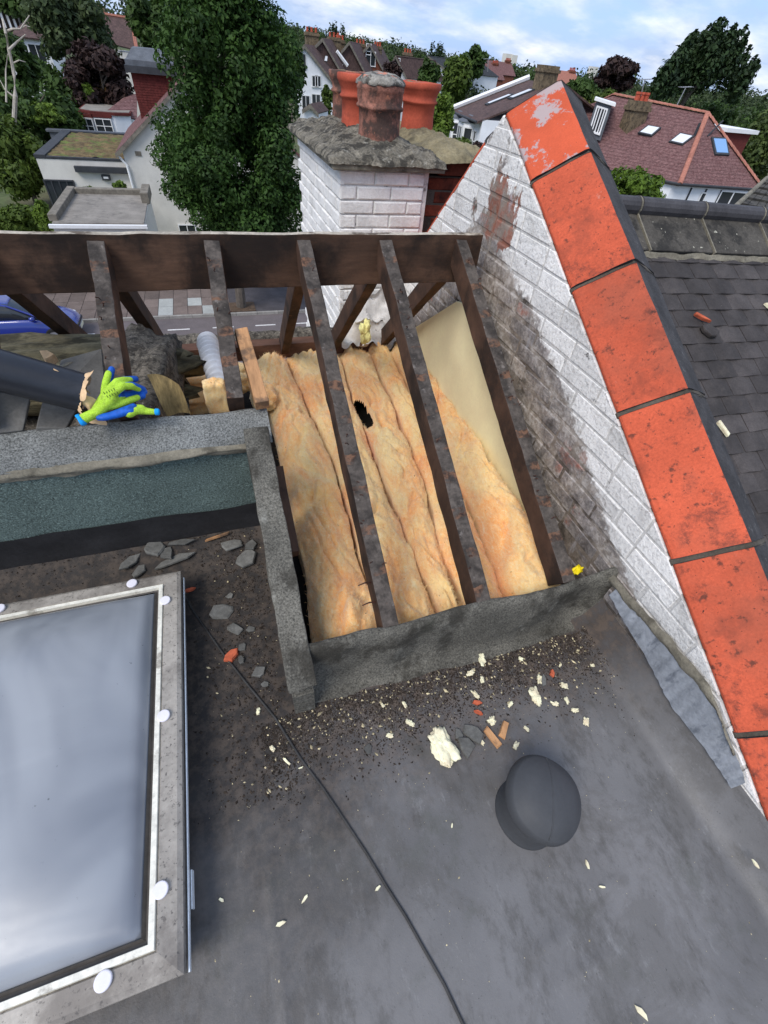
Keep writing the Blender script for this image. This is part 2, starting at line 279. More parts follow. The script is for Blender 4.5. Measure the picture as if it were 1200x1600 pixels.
MAT['slab_grey'] = M('grey_paving_slab', S(164, 166, 162), .95, .1, 2, .3, 25, .2, .004, rand=.1)
MAT['tarpath'] = M('tarmac_pavement', S(74, 70, 72), .95, .2, 2, .3, 25, .3)
MAT['soil'] = M('tree_pit_soil', S(86, 70, 56), .98, .3, 4, .5, 20, .6)
MAT['bark'] = M('bark', S(96, 88, 80), .95, .3, 4, .5, 25, .8, .02, st=(1, 1, .3))
MAT['bark_white'] = M('bleached_branch', S(178, 170, 158), .9, .2, 4, .3, 25, .4)
MAT['car_blue'] = M('blue_car_paint', S(10, 38, 128), .22, .05, 3, 0, 50, 0, spec=.6, coat=.8)
MAT['tyre'] = M('tyre', S(28, 28, 28), .9, .1, 5)
MAT['rim'] = M('wheel_rim', S(150, 150, 152), .35, .1, 5, metal=.7)
MAT['lamp_clear'] = glassmat('headlamp', S(220, 222, 226), .15)
MAT['plate'] = M('number_plate', S(232, 228, 200), .6, .03, 5, 0, 50, 0)
MAT['metal_grey'] = M('galvanised_metal', S(150, 152, 154), .5, .15, 4, metal=.4)
MAT['gardens'] = M('garden_ground', S(74, 84, 50), .98, .4, .12, .6, 3, 0, layers=[dict(c=S(96, 88, 70), s=.09, lo=.5, hi=.62, a=.7)])
LEAF = dict(
    maple=leafmat('maple_leaf', (.032, .074, .019)), hedge=leafmat('hedge_leaf', (.06, .10, .022)), bright=leafmat('bright_leaf', (.095, .16, .03)),
    grey=leafmat('grey_green_leaf', (.055, .085, .045)), purple=leafmat('purple_leaf', (.028, .017, .02), .6, .12), conifer=leafmat('conifer_leaf', (.02, .042, .018), .5, .1),
    mid=leafmat('mid_green_leaf', (.038, .075, .022)), far=leafmat('far_leaf', (.042, .066, .034)), bush=leafmat('bush_leaf', (.075, .135, .022)),
    dry=leafmat('dry_leaf', (.19, .115, .045), .5, .15), pale=leafmat('pale_leaf', (.17, .18, .06)), willow=leafmat('willow_leaf', (.055, .085, .03)))

# ------------------------------------------------------------------ mesh helpers
class MB:
    def __init__(s): s.v = []; s.f = []; s.mi = []; s.cur = 0
    def add(s, vs, fs):
        o = len(s.v); s.v += [tuple(v) for v in vs]
        for f in fs: s.f.append([i+o for i in f]); s.mi.append(s.cur)
        return s
    def box(s, x0, x1, y0, y1, z0, z1):
        vs = [(x0, y0, z0), (x1, y0, z0), (x1, y1, z0), (x0, y1, z0), (x0, y0, z1), (x1, y0, z1), (x1, y1, z1), (x0, y1, z1)]
        return s.add(vs, [(0, 3, 2, 1), (4, 5, 6, 7), (0, 1, 5, 4), (1, 2, 6, 5), (2, 3, 7, 6), (3, 0, 4, 7)])
    def prism(s, poly, ext):
        n = len(poly); e = Vector(ext); a = [Vector(p) for p in poly]; b = [p+e for p in a]
        nrm = Vector((0, 0, 0))
        for i in range(n): nrm += a[i].cross(a[(i+1) % n])
        if nrm.dot(e) > 0: a, b = b, a
        return s.add(a+b, [tuple(range(n)), tuple(reversed(range(n, 2*n)))] + [(i, n+i, n+(i+1) % n, (i+1) % n) for i in range(n)])
    def slab(s, poly, th):
        p = [Vector(q) for q in poly]; nrm = (p[1]-p[0]).cross(p[2]-p[0]).normalized()
        if nrm.z < 0: nrm = -nrm
        return s.prism(p, -nrm*th)
    def tube(s, pts, r, n=8, cap=True):
        pts = [Vector(p) for p in pts]; rs = r if isinstance(r, (list, tuple)) else [r]*len(pts)
        vs = []; fs = []; up = Vector((.13, .21, .97))
        for i, p in enumerate(pts):
            d = (pts[min(i+1, len(pts)-1)]-pts[max(i-1, 0)]).normalized()
            a = d.cross(up if abs(d.dot(up)) < .95 else Vector((1, 0, 0))).normalized(); b = d.cross(a)
            for k in range(n):
                t = 2*math.pi*k/n; vs.append(p+(a*math.cos(t)+b*math.sin(t))*rs[i])
        for i in range(len(pts)-1):
            for k in range(n):
                a0 = i*n+k; a1 = i*n+(k+1) % n; fs.append((a0, a1, a1+n, a0+n))
        if cap: fs += [tuple(range(n)), tuple(reversed(range(len(vs)-n, len(vs))))]
        return s.add(vs, fs)
    def lathe(s, prof, c, n=24, axis=(0, 0, 1), cap=True):
        c = Vector(c); ax = Vector(axis).normalized(); a = ax.orthogonal().normalized(); b = ax.cross(a)
        vs = []; fs = []
        for r, z in prof:
            for k in range(n):
                t = 2*math.pi*k/n; vs.append(c+ax*z+(a*math.cos(t)+b*math.sin(t))*r)
        for i in range(len(prof)-1):
            for k in range(n):
                a0 = i*n+k; a1 = i*n+(k+1) % n; fs.append((a0, a1, a1+n, a0+n))
        if cap: fs += [tuple(reversed(range(n))), tuple(range(len(vs)-n, len(vs)))]
        return s.add(vs, fs)
    def grid(s, fn, nu, nv):
        vs = [fn(i/nu, j/nv) for j in range(nv+1) for i in range(nu+1)]
        fs = [(j*(nu+1)+i, j*(nu+1)+i+1, (j+1)*(nu+1)+i+1, (j+1)*(nu+1)+i) for j in range(nv) for i in range(nu)]
        return s.add(vs, fs)
    def mesh(s, name, mats, origin=(0, 0, 0), smooth=False):
        me = bpy.data.meshes.new(name); o = Vector(origin)
        me.from_pydata([tuple(Vector(v)-o) for v in s.v], [], s.f)
        for m in (mats if isinstance(mats, (list, tuple)) else [mats]): me.materials.append(m)
        if any(s.mi): me.polygons.foreach_set('material_index', s.mi)
        if smooth: me.polygons.foreach_set('use_smooth', [True]*len(me.polygons))
        me.update(); return me
    def build(s, name, mats, parent=None, smooth=False, origin=None, bevel=0, shade_auto=False, local=False):
        if origin is None:
            if parent is None or not local:
                a = np.array(s.v); origin = Vector(((a[:, 0].min()+a[:, 0].max())/2, (a[:, 1].min()+a[:, 1].max())/2, a[:, 2].min()))
            else: origin = Vector((0, 0, 0))
        o = bpy.data.objects.new(name, s.mesh(name, mats, origin, smooth)); COL.objects.link(o)
        put(o, origin, parent, local)
        if bevel:
            m = o.modifiers.new('bevel', 'BEVEL'); m.width = bevel; m.segments = 2; m.limit_method = 'ANGLE'; m.harden_normals = False
        return o
WORLD = {}                              # world matrices of parents (no depsgraph update needed)
def put(o, loc, parent=None, local=False, rot=None):
    mw = Matrix.Translation(Vector(loc))
    if rot is not None: mw = mw @ rot.to_4x4()
    if parent is not None:
        o.parent = parent
        pw = WORLD[parent.name]
        if not local: ml = pw.inverted() @ mw
        else: ml = mw; mw = pw @ ml
        o.matrix_local = ml
    else: o.matrix_world = mw
    WORLD[o.name] = mw
    return o
def tag(o, label=None, cat=None, group=None, kind=None):
    if label: o['label'] = label
    if cat: o['category'] = cat
    if group: o['group'] = group
    if kind: o['kind'] = kind
    return o
def thing(name, label, cat, loc=(0, 0, 0), rz=0, group=None):
    o = bpy.data.objects.new(name, None); COL.objects.link(o); o.empty_display_size = .1
    put(o, loc, rot=Matrix.Rotation(rz, 3, 'Z')); return tag(o, label, cat, group)
def inst(name, me, parent, loc, rot=None, local=False, scale=None):
    o = bpy.data.objects.new(name, me); COL.objects.link(o); put(o, loc, parent, local, rot)
    if scale is not None:
        o.scale = scale if isinstance(scale, (tuple, list, Vector)) else (scale,)*3
    return o
def fbm(p, sc=1.0, oct=4):
    return mn.fractal(Vector(p)*sc, 1.0, 2.0, oct)
def rough(mb, amp, sc, lock=lambda v: 1.0):
    mb.v = [tuple(Vector(v)+mn.noise_vector(Vector(v)*sc)*amp*lock(v)) for v in mb.v]; return mb
def clip(poly, fn):                     # keep fn(p) <= 0
    out = []
    for i in range(len(poly)):
        a, b = poly[i], poly[(i+1) % len(poly)]; fa, fb = fn(a), fn(b)
        if fa <= 0: out.append(a)
        if (fa < 0 < fb) or (fb < 0 < fa):
            t = fa/(fa-fb); out.append((a[0]+(b[0]-a[0])*t, a[1]+(b[1]-a[1])*t))
    return out
def beam_mb(a, b, w, h, up, seg=14, amp=.003, mats=(0, 0), side=None):
    # timber from a to b (centre of its top face), width w, depth h; top face material mats[1]
    a, b, up = Vector(a), Vector(b), Vector(up).normalized(); d = (b-a).normalized(); s = d.cross(up).normalized(); up = s.cross(d)
    mb = MB(); ring = [(-w/2, 0), (-w/6, .0), (w/6, 0), (w/2, 0), (w/2, -h/2), (w/2, -h), (-w/2, -h), (-w/2, -h/2)]
    vs = []
    for i in range(seg+1):
        p = a.lerp(b, i/seg)
        for (x, z) in ring:
            q = p+s*x+up*z; q = q+mn.noise_vector(q*9)*amp+mn.noise_vector(q*30)*amp*.5; vs.append(q)
    n = len(ring)
    mb.v = [tuple(v) for v in vs]
    for i in range(seg):
        for k in range(n):
            mb.f.append([i*n+k, i*n+(k+1) % n, (i+1)*n+(k+1) % n, (i+1)*n+k]); mb.mi.append(mats[1] if k < 3 else mats[0])
    mb.f.append(list(reversed(range(n)))); mb.mi.append(mats[0]); mb.f.append(list(range(seg*n, seg*n+n))); mb.mi.append(mats[0])
    return mb
# ------------------------------------------------------------------ flat roof we stand on
def make_membrane():
    t = NT('grey_roof_membrane'); v = t.pos()
    n1 = t.noise(v, 1.6, 7, .6); n2 = t.noise(v, 190, 4, .7); n3 = t.noise(v, 7, 8, .68, (1, .55, 1), (2, 2, 2)); n4 = t.noise(v, 26, 6, .7)
    c = t.mixc(t.step(n1, .32, .68), S(92, 90, 89), S(114, 112, 111))
    c = t.mixc(t.math('MULTIPLY', t.step(t.noise(v, 2.4, 9, .75, (1, 1, 1), (4, 9, 1), dist=.6), .50, .60), .35), c, S(76, 72, 66))
    c = t.mixc(t.math('MULTIPLY', t.step(t.noise(v, 14, 9, .8, (1, .4, 1), (4, 3, 1)), .56, .66), .4), c, S(140, 139, 138))
    c = t.mixc(t.math('MULTIPLY', t.step(t.math('ADD', t.math('MULTIPLY', n3, .6), t.math('MULTIPLY', t.noise(v, 30, 8, .75, (1, .5, 1), (6, 2, 2)), .4)), .48, .62), .62), c, S(70, 67, 63))                    # brownish scuffs
    c = t.mixc(t.math('MULTIPLY', t.step(t.noise(v, 3.1, 8, .7, (1, 1, 1), (7, 1, 2)), .56, .66), .28), c, S(68, 70, 58))   # algae bloom
    c = t.mixc(t.math('MULTIPLY', t.step(n2, .66, .74), .5), c, S(170, 168, 164))                 # grit specks
    c = t.mixc(t.math('MULTIPLY', t.step(t.noise(v, 120, 4, .7, off=(5, 5, 5)), .64, .72), .65), c, S(38, 36, 34))
    s = t.new('ShaderNodeSeparateXYZ'); t.link(v, s.inputs[0]); x, y = s.outputs[0], s.outputs[1]
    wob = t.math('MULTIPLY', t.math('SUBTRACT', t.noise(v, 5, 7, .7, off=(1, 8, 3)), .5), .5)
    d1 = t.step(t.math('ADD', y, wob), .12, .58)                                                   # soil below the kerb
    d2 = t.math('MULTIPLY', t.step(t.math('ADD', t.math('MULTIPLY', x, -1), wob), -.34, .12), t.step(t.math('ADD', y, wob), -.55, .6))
    soil = t.mixc(t.step(n4, .4, .62), S(44, 34, 28), S(86, 73, 62))
    c = t.mixc(t.math('MULTIPLY', d1, t.math('ADD', t.math('MULTIPLY', t.step(n4, .35, .6), .35), .55)), c, soil)
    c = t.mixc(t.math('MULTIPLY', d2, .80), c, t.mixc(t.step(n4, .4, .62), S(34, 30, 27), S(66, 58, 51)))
    t.link(c, t.p.inputs['Base Color'])
    rr = t.math('ADD', .37, t.math('MULTIPLY', n3, .3)); t.link(t.math('ADD', rr, t.math('MULTIPLY', d1, .3)), t.p.inputs['Roughness'])
    t.p.inputs['Specular IOR Level'].default_value = .45
    b = t.new('ShaderNodeBump'); b.inputs['Strength'].default_value = .35; b.inputs['Distance'].default_value = .004
    h = t.math('ADD', t.math('MULTIPLY', n2, .4), t.math('ADD', n3, t.math('MULTIPLY', t.math('MULTIPLY', d1, n4), 1.6)))
    t.link(h, b.inputs['Height']); t.link(b.outputs[0], t.p.inputs['Normal'])
    return t.m
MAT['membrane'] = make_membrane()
def fz(x, y):
    z = fbm((x*1.2, y*1.2, 3), 1, 3)*.004+fbm((x*6, y*6, 1), 1, 2)*.0012
    z += max(0, min(1, (x-1.15)/.115))**2*.135                           # dressed up the party wall
    if y > .59 and x > .02: z += max(0, min(1, (y-.59)/.09))**2*.035
    if x < .02 and y > 1.20: t_ = max(0, min(1, (y-1.20)/.23)); z += .10*t_**1.5
    # lap edge and creases in the sheet
    xl = _LA[0]+(y-_LA[1])*_LA[2]; dl = x-xl+fbm((2, y*5, 3), 1, 2)*.006
    if y < .45: z += .0028*(max(0, 1-abs(dl)/.022) if dl > 0 else max(0, 1-abs(dl)/.007))
    for (ax, ay, bx, by, w, h) in _CRS:
        L2 = (bx-ax)**2+(by-ay)**2; s_ = max(0, min(1, ((x-ax)*(bx-ax)+(y-ay)*(by-ay))/L2)); d_ = math.hypot(x-ax-(bx-ax)*s_, y-ay-(by-ay)*s_)+fbm((x*9, y*9, 2), 1, 2)*.006
        z += h*math.exp(-(d_/w)**2)*math.sin(3.14*min(.98, max(.02, s_)))
    return z
_a, _b = zp(408, 1230, 0), zp(432, 1480, 0); _LA = (_a.x, _a.y, (_b.x-_a.x)/(_b.y-_a.y))
_CRS = []
for q in ((820, 1500, 900, 1450, .012, .005), (870, 1540, 975, 1480, .012, .005), (915, 1400, 985, 1370, .014, .004), (1010, 1130, 1100, 1280, .012, .004), (560, 1250, 600, 1300, .02, .003), (960, 1040, 1100, 1260, .016, .004)):
    _p, _q = zp(q[0], q[1], 0), zp(q[2], q[3], 0); _CRS.append((_p.x, _p.y, _q.x, _q.y, q[4], q[5]))
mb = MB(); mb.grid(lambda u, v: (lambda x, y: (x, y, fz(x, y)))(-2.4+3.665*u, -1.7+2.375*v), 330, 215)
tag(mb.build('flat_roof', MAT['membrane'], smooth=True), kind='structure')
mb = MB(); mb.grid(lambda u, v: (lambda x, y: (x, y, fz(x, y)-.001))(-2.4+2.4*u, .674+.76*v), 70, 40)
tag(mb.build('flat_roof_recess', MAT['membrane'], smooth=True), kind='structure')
# the house body under the roof
hs = thing('terraced_house', 'open roofed terraced house under the grey flat roof', 'house', (-1.5, 0, -6.9))
mb = MB(); mb.box(-4.5, 1.24, -4.5, 3.3, -6.9, -.25); mb.build('wall', MAT['wall_brick_far'], hs)
mb = MB(); mb.box(-4.5, 1.235, .7, 3.2, -.24, -.12); tag(mb.build('loft_floor', MAT['dark']), kind='structure')
mb = MB(); mb.box(-4.5, 1.26, -4.4, .66, -.24, -.02); mb.box(-4.5, .0, .66, 1.6, -.24, -.02); mb.build('roof_deck', MAT['dark'], hs)

# kerbs round the opening
kb = thing('felted_kerb', 'weathered felt kerb along the bottom ends of the bare rafters', 'kerb', (.66, .68, 0))
prof = [(.590, .003), (.632, .014), (.650, .050), (.657, .11), (.661, .17), (.664, .215), (.672, .242), (.684, .256), (.698, .254), (.706, .23), (.710, .15), (.710, -.1)]
def kfn(u, v):
    i = v*(len(prof)-1); a = int(min(i, len(prof)-2)); f = i-a
    y = prof[a][0]*(1-f)+prof[a+1][0]*f; z = prof[a][1]*(1-f)+prof[a+1][1]*f; x = .07+1.195*u
    n = fbm((x*3, y*3, z*3), 1, 4)*.015; k = max(0, 1-abs(v-.25)*3)
    y += n*1.2-(fbm((x*2, 4, 1), 1, 3)*.02*k); z += n*.7
    if u > .93: z += (u-.93)/.07*.05; y -= (u-.93)/.07*.03
    return (x, y, z)
mb = MB(); mb.grid(kfn, 90, 33); mb.build('felt_covering', MAT['felt_kerb'], kb, smooth=True)
mb = MB(); mb.box(.09, 1.25, .712, .728, -.1, .12); mb.build('timber_upstand', MAT['wood_beam'], kb)
sk = thing('side_kerb', 'narrow grey felt kerb running up the left side of the opening', 'kerb', (.035, .6, 0))
mb = beam_mb((.035, .578, zr(.578)+.004), (.035, 1.36, zr(1.36)+.012), .088, .06, (0, -.5, .87), 44, .006, (0, 0)); mb.build('felt_capping', MAT['felt_kerb'], sk, smooth=False, bevel=.004)
mb = MB(); mb.prism([(.0, .584, -.05), (.0, .584, zr(.584)-.055), (.0, 1.37, zr(1.37)-.055), (.0, 1.37, -.05)], (.07, 0, 0)); mb.build('side_board', MAT['felt_kerb'], sk)
mb = beam_mb((.092, 1.03, .33), (.092, 1.32, .49), .04, .12, (0, -.5, .87), 6, .003); mb.build('trimmer_block', MAT['wood'], sk)
mb = MB(); mb.grid(lambda u, v: (lambda a, r: (.036+math.cos(a)*r*.050*(1+.25*fbm((a, 1, 1), 1, 2)), .572+math.sin(a)*r*.055*(1+.4*fbm((math.cos(a)*2, math.sin(a)*2, 4), 1, 2)), .004+.15*(1-r**4)+fbm((math.cos(a)*r*9, math.sin(a)*r*9, 2), 1, 4)*.03))(u*6.2832, v), 22, 8)
pass

up = thing('felted_upstand', 'green mineral felt upstand with grey capping beneath the gloves', 'upstand', (-.9, 1.45, 0))
def capfn(u, v):
    x = -2.3+2.39*u; y = 1.385+.13*v+fbm((x*5, 1, 3), 1, 3)*.005*(1 if v > .9 else .4); z = .577+.064*v+fbm((x*4, y*4, 7), 1, 3)*.006
    if v < .08: z -= .02*(1-v/.08)
    if v > .93: z -= .03*(v-.93)/.07
    return (x, y, z)
mb = MB(); mb.grid(capfn, 110, 16); mb.build('felt_cap', MAT['felt'], up, smooth=True)
def filfn(u, v):
    x = -2.3+2.30*u; a = fbm((x*3, v, 1), 1, 4)*.010+fbm((x*16, v*3, 5), 1, 3)*.005
    y = 1.390-.016*math.sin(v*math.pi)+a; z = .568-.046*v+a*.8+(.012*fbm((x*2, 9, 2), 1, 2))*v
    return (x, y, z)
mb = MB(); mb.grid(filfn, 150, 9); mb.build('mortar_fillet', MAT['mortar'], up, smooth=True)
yt, zt, yb, zb = 1.400, .530, 1.422, .095
def facefn(u, v): x = -2.3+2.302*u; w = fbm((x*2, v*2, 8), 1, 3)*.006; return (x, yt+(yb-yt)*v+w, zt+(zb-zt)*v)
mb = MB(); mb.grid(facefn, 90, 26); mb.build('felt_face', MAT['green_felt'], up, smooth=True)
def bandfn(u, v):
    x = -2.3+2.302*u; v0 = .68+fbm((x*1.7, 2, 8), 1, 4)*.06; vv = v0+(1.03-v0)*v
    w = fbm((x*2, vv*2, 8), 1, 3)*.006; return (x, yt+(yb-yt)*vv+w-.004-.05*max(0, vv-.85), zt+(zb-zt)*vv)
mb = MB(); mb.grid(bandfn, 90, 10); mb.build('bitumen_band', MAT['bitumen'], up, smooth=True)
mb = MB(); mb.prism([(-2.3, 1.412, .55), (-2.3, 1.51, .60), (-2.3, 1.51, .0), (-2.3, 1.445, 0.0)], (2.30, 0, 0)); mb.build('timber_backing', MAT['dark'], up)

# ------------------------------------------------------------------ roof timbers
def batten_extra(t, v, c):
    s = t.new('ShaderNodeSeparateXYZ'); t.link(v, s.inputs[0])
    ph = t.math('FRACT', t.math('DIVIDE', t.math('ADD', s.outputs[1], t.math('MULTIPLY', t.math('SUBTRACT', t.noise(v, 6, 4), .5), .09)), .125))
    m = t.math('MULTIPLY', t.step(ph, .70, .74), t.step(t.noise(v, 10, 5, .6, off=(6, 2, 1)), .44, .56))
    return t.mixc(t.math('MULTIPLY', m, .85), c, t.mixc(t.step(t.noise(v, 40, 5), .4, .6), S(116, 84, 64), S(58, 44, 37)))
MAT['wood_top'] = M('sooty_rafter_top_with_batten_marks', S(80, 73, 67), .9, .35, 11, .6, 60, .9, .004, extra=batten_extra, layers=[dict(c=S(40, 36, 33), s=14, lo=.44, hi=.64, a=.75), dict(c=S(128, 120, 114), s=24, lo=.60, hi=.70, a=.6)])
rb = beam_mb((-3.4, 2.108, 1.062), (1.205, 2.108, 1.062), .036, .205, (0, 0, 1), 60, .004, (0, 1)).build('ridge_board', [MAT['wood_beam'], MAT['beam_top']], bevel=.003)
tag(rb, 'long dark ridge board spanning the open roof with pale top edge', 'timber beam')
RN = (0, -math.sin(math.atan(ROOF_T)), math.cos(math.atan(ROOF_T)))
rx = [(-.80, 1.50, 'rear rafter nearest the left edge ending behind the black pipe'), (-.41, 1.50, 'rear rafter whose foot meets the lime gloves'), (-.005, 1.50, 'rear rafter beside the white hose ending at the felt capping'),
      (.36, .708, 'long rear rafter left of centre with two bent nails near its foot'), (.72, .708, 'long rear rafter crossing the middle of the orange insulation'), (1.09, .708, 'rear rafter against the party wall beside the cream panel')]
for x, ye, lab in rx:
    tw = {-.41: .02, .36: .0, -.005: -.012}.get(x, 0)
    o = beam_mb((x+tw, ye-.02, zr(ye-.02)-.004), (x, 2.078, zr(2.078)-.004), .058, .105, RN, 26, .004, (0, 1)).build('rafter', [MAT['wood'], MAT['wood_top']], bevel=.003)
    tag(o, lab, 'rafter', 'bare rafters of the stripped rear slope')
    nb = MB()
    for k in range(5 if ye > 1 else 11):
        y = ye+.1+(2.0-ye-.1)*random.random(); p = Vector((x+random.uniform(-.024, .024), y, zr(y)-.004)); d = Vector(RN)+Vector((random.uniform(-.7, .7), random.uniform(-.7, .7), 0))
        nb.tube([p, p+d*.012, p+d*.012+Vector((random.uniform(-.01, .01), -.006, .004))], [.0018, .0018, .0026], 5)
    if x == .36:
        for dz, dy in ((0, .0), (.01, .06)):
            p = Vector((x-.03, .78+dy, zr(.78+dy)-.03)); nb.tube([p, p+Vector((-.025, -.004, .012)), p+Vector((-.05, -.006, .006))], [.003, .0028, .0018], 6)
    nb.build('nails', MAT['nail'], o)
fx = [(-.80, 'front rafter sloping away above the blue car'), (-.41, 'front rafter sloping away behind the sooty insulation block'), (-.005, 'front rafter hidden behind the rear rafter by the hose'), (.36, 'front rafter standing steeply left of the white chimney'), (.72, 'front rafter sloping away before the yellow wool'), (1.10, 'front rafter sloping away along the party wall bricks')]
FN = Vector((0, math.sin(math.atan(FT)), math.cos(math.atan(FT))))
for x, lab in fx:
    w = .055
    o = beam_mb((x, 2.135, ZRIDGE-.035), (x, 3.14, ZRIDGE-.035-1.005*FT), w, .10, FN, 14, .003, (0, 1)).build('rafter', [MAT['wood'], MAT['wood']], bevel=.003)
    tag(o, lab, 'rafter', 'rafters of the front slope')
pl = beam_mb((-4.4, 3.11, .13), (1.2, 3.11, .13), .10, .10, (0, 0, 1), 40, .004).build('wall_plate', MAT['brown_paint']); tag(pl, 'brown timber wall plate along the front eaves', 'timber beam')
mb = MB(); mb.grid(lambda u, v: (lambda x: (x, 3.165+.16*v, .10+.05*math.sin(v*3.14)+fbm((x*9, v*2, 3), 1, 4)*.03))(-4.4+5.3*u), 160, 6)
tag(mb.build('gutter_debris', MAT['soot'], smooth=True), 'dark mossy debris lying along the front gutter', 'debris', kind='stuff')
bt = beam_mb((.075, 1.46, zr(1.46)-.008), (.048, 1.76, zr(1.76)-.035), .05, .05, RN, 10, .003).build('timber_offcut', MAT['wood_light'], bevel=.003); tag(bt, 'short pale timber nailed beside the rafter by the white hose', 'timber')

# ------------------------------------------------------------------ insulation
def wool_mat():
    t = NT('orange_glass_wool'); v = t.pos()
    a = t.noise(v, 3.2, 8, .62, (1, .55, 1), dist=1.2); b = t.noise(v, 15, 8, .7, (1.3, .5, 1), (3, 3, 3), dist=2.0); f = t.noise(v, 60, 6, .75, (1, .35, 1), dist=2.5)
    c = t.mixc(t.step(a, .34, .66), S(250, 166, 90, 1.04), S(253, 206, 140, 1.04))
    c = t.mixc(t.math('MULTIPLY', t.step(b, .54, .70), .62), c, S(252, 230, 190))
    c = t.mixc(t.math('MULTIPLY', t.step(b, .47, .33), .30), c, S(216, 130, 66))
    c = t.mixc(t.math('MULTIPLY', t.step(t.noise(v, 2.1, 6, .6, off=(9, 1, 3)), .55, .7), .5), c, S(236, 186, 96))
    for (sc, w_, am, of) in ((9, .022, .28, 1), (24, .03, .30, 4), (55, .045, .35, 8)):
        rn = t.math('ABSOLUTE', t.math('SUBTRACT', t.noise(v, sc, 4, .6, (1, .5, 1), (of, of, 2), dist=2.5), .5))
        c = t.mixc(t.math('MULTIPLY', t.math('SUBTRACT', 1.0, t.step(rn, 0.0, w_)), am), c, S(252, 232, 192))
    c = t.mixc(t.math('MULTIPLY', t.step(f, .62, .76), .4), c, S(250, 226, 186))
    c = t.mixc(t.math('MULTIPLY', t.step(t.noise(v, 55, 3, off=(1, 1, 7)), .70, .74), .8), c, S(84, 52, 30))
    t.link(c, t.p.inputs['Base Color']); t.p.inputs['Roughness'].default_value = 1; t.p.inputs['Specular IOR Level'].default_value = .05
    bp = t.new('ShaderNodeBump'); bp.inputs['Strength'].default_value = .6; bp.inputs['Distance'].default_value = .006; t.p.inputs['Sheen Weight'].default_value = .35; t.p.inputs['Sheen Roughness'].default_value = .6
    g_ = t.noise(v, 150, 5, .8, (1, .5, 1), dist=3.0)
    t.link(t.math('ADD', t.math('ADD', t.math('MULTIPLY', f, .7), t.math('MULTIPLY', g_, .7)), t.math('MULTIPLY', b, .6)), bp.inputs['Height']); t.link(bp.outputs[0], t.p.inputs['Normal'])
    return t.m
MAT['wool'] = wool_mat()
def pline(pts, z=.08):
    P = [zp(x, y, z) for x, y in pts]; ys = [p.y for p in P]; xs = [p.x for p in P]
    o = np.argsort(ys); ys = np.array(ys)[o]; xs = np.array(xs)[o]
    return lambda y: float(np.interp(y, ys, xs))
LN = [pline(p) for p in (
    [(392, 563), (420, 640), (445, 760), (470, 880), (485, 995)],
    [(454, 572), (490, 650), (525, 730), (562, 850), (602, 975)],
    [(528, 532), (550, 610), (595, 720), (645, 850), (692, 955)],
    [(575, 540), (622, 640), (672, 760), (690, 850), (727, 945)],
    [(604, 538), (662, 640), (722, 760), (762, 850), (792, 925)],
    [(650, 560), (706, 650), (775, 760), (838, 850), (868, 915)])]
def batt(i, name, lab, z0, bulge, seed, y0=.80, y1=3.05, tiltr=0, gap=.004, shape=None):
    y0 = .732
    L, Rr = LN[i], LN[i+1]
    def fn(u, v):
        y = y0+(y1-y0)*v
        xl = L(y)+gap+fbm((y*3, seed, 1), 1, 3)*.014; xr = Rr(y)-gap+fbm((y*3, seed+5, 1), 1, 3)*.014
        t = (u-.08)/.84; tt = max(0, min(1, t)); x = xl+(xr-xl)*tt
        e = abs(2*tt-1)
        z = z0-.02+bulge*1.5*(1-e**2.4)+tiltr*tt
        p = (x*4, y*2.0, seed); zs = z
        z += fbm((x*13, y*8, seed+9), 1, 3)*.013+fbm(p, 1, 4)*.036+abs(fbm((x*7, y*3.2, seed+3), 1, 2))*-.030+fbm((x*24, y*12, seed), 1, 3)*.011+fbm((x*70, y*45, seed), 1, 2)*.004
        ridge = abs(mn.noise(Vector((x*11+fbm((x*2, y*2, 4), 1, 2)*2, y*2.1, seed+8)))); z -= .032*(max(0, .24-ridge)/.24)**1.6*(1-e)
        en = min(v, 1-v); z = zs+(z-zs)*min(1, .25+en/.05); z -= .07*max(0, 1-en/.035)**2
        if shape: z += shape(x, y, tt)
        if t < 0: z -= .13*min(1, -t/.08); x += .004
        if t > 1: z -= .13*min(1, (t-1)/.08); x -= .004
        return (x, y, z)
    mb = MB(); mb.grid(fn, 44, 250)
    if shape:
        hx, hy = zp(567, 634, .08).x, zp(567, 634, .08).y; keep = [k for k, f in enumerate(mb.f) if ((mb.v[f[0]][0]-hx-.05*(hy-mb.v[f[0]][1]))/.026)**2+((mb.v[f[0]][1]-hy)/.17)**2 > 1+.12*mn.noise(Vector(mb.v[f[0]])*30)]; mb.f = [mb.f[k] for k in keep]; mb.mi = [mb.mi[k] for k in keep]
    o = mb.build(name, MAT['wool'], smooth=True); tag(o, lab, 'insulation', 'orange glass wool laid in the open loft')
    fb = MB()                                                            # loose fibres
    for k in range(6500):
        u, v = random.random(), random.random(); p = Vector(fn(.08+.84*u, v))
        if shape and ((p.x-hx-.05*(hy-p.y))/.030)**2+((p.y-hy)/.19)**2 < 1: continue
        d = Vector((random.gauss(0, 1), random.gauss(0, 1.3), random.uniform(.0, 1.3))).normalized()
        l = random.uniform(.005, .020) if k % 12 else random.uniform(.02, .045); q = p+d*l*.5+Vector((0, 0, .003)); e2 = p+d*l+mn.noise_vector(p*40)*.01; w = Vector((d.y, -d.x, 0)).normalized()*.0005
        fb.add([p-w*1.6, p+w*1.6, q+w*1.2, q-w*1.2, e2], [(0, 1, 2, 3), (3, 2, 4)])
    tag(fb.build('loose_fibres', MAT['wool'], o), kind='stuff')
    return o
batt(0, 'insulation_batt', 'leftmost wide orange insulation batt beside the side kerb', .055, .055, 1)
batt(1, 'insulation_batt', 'yellowish orange insulation batt mostly under the left long rafter', .04, .05, 12, y1=3.15)
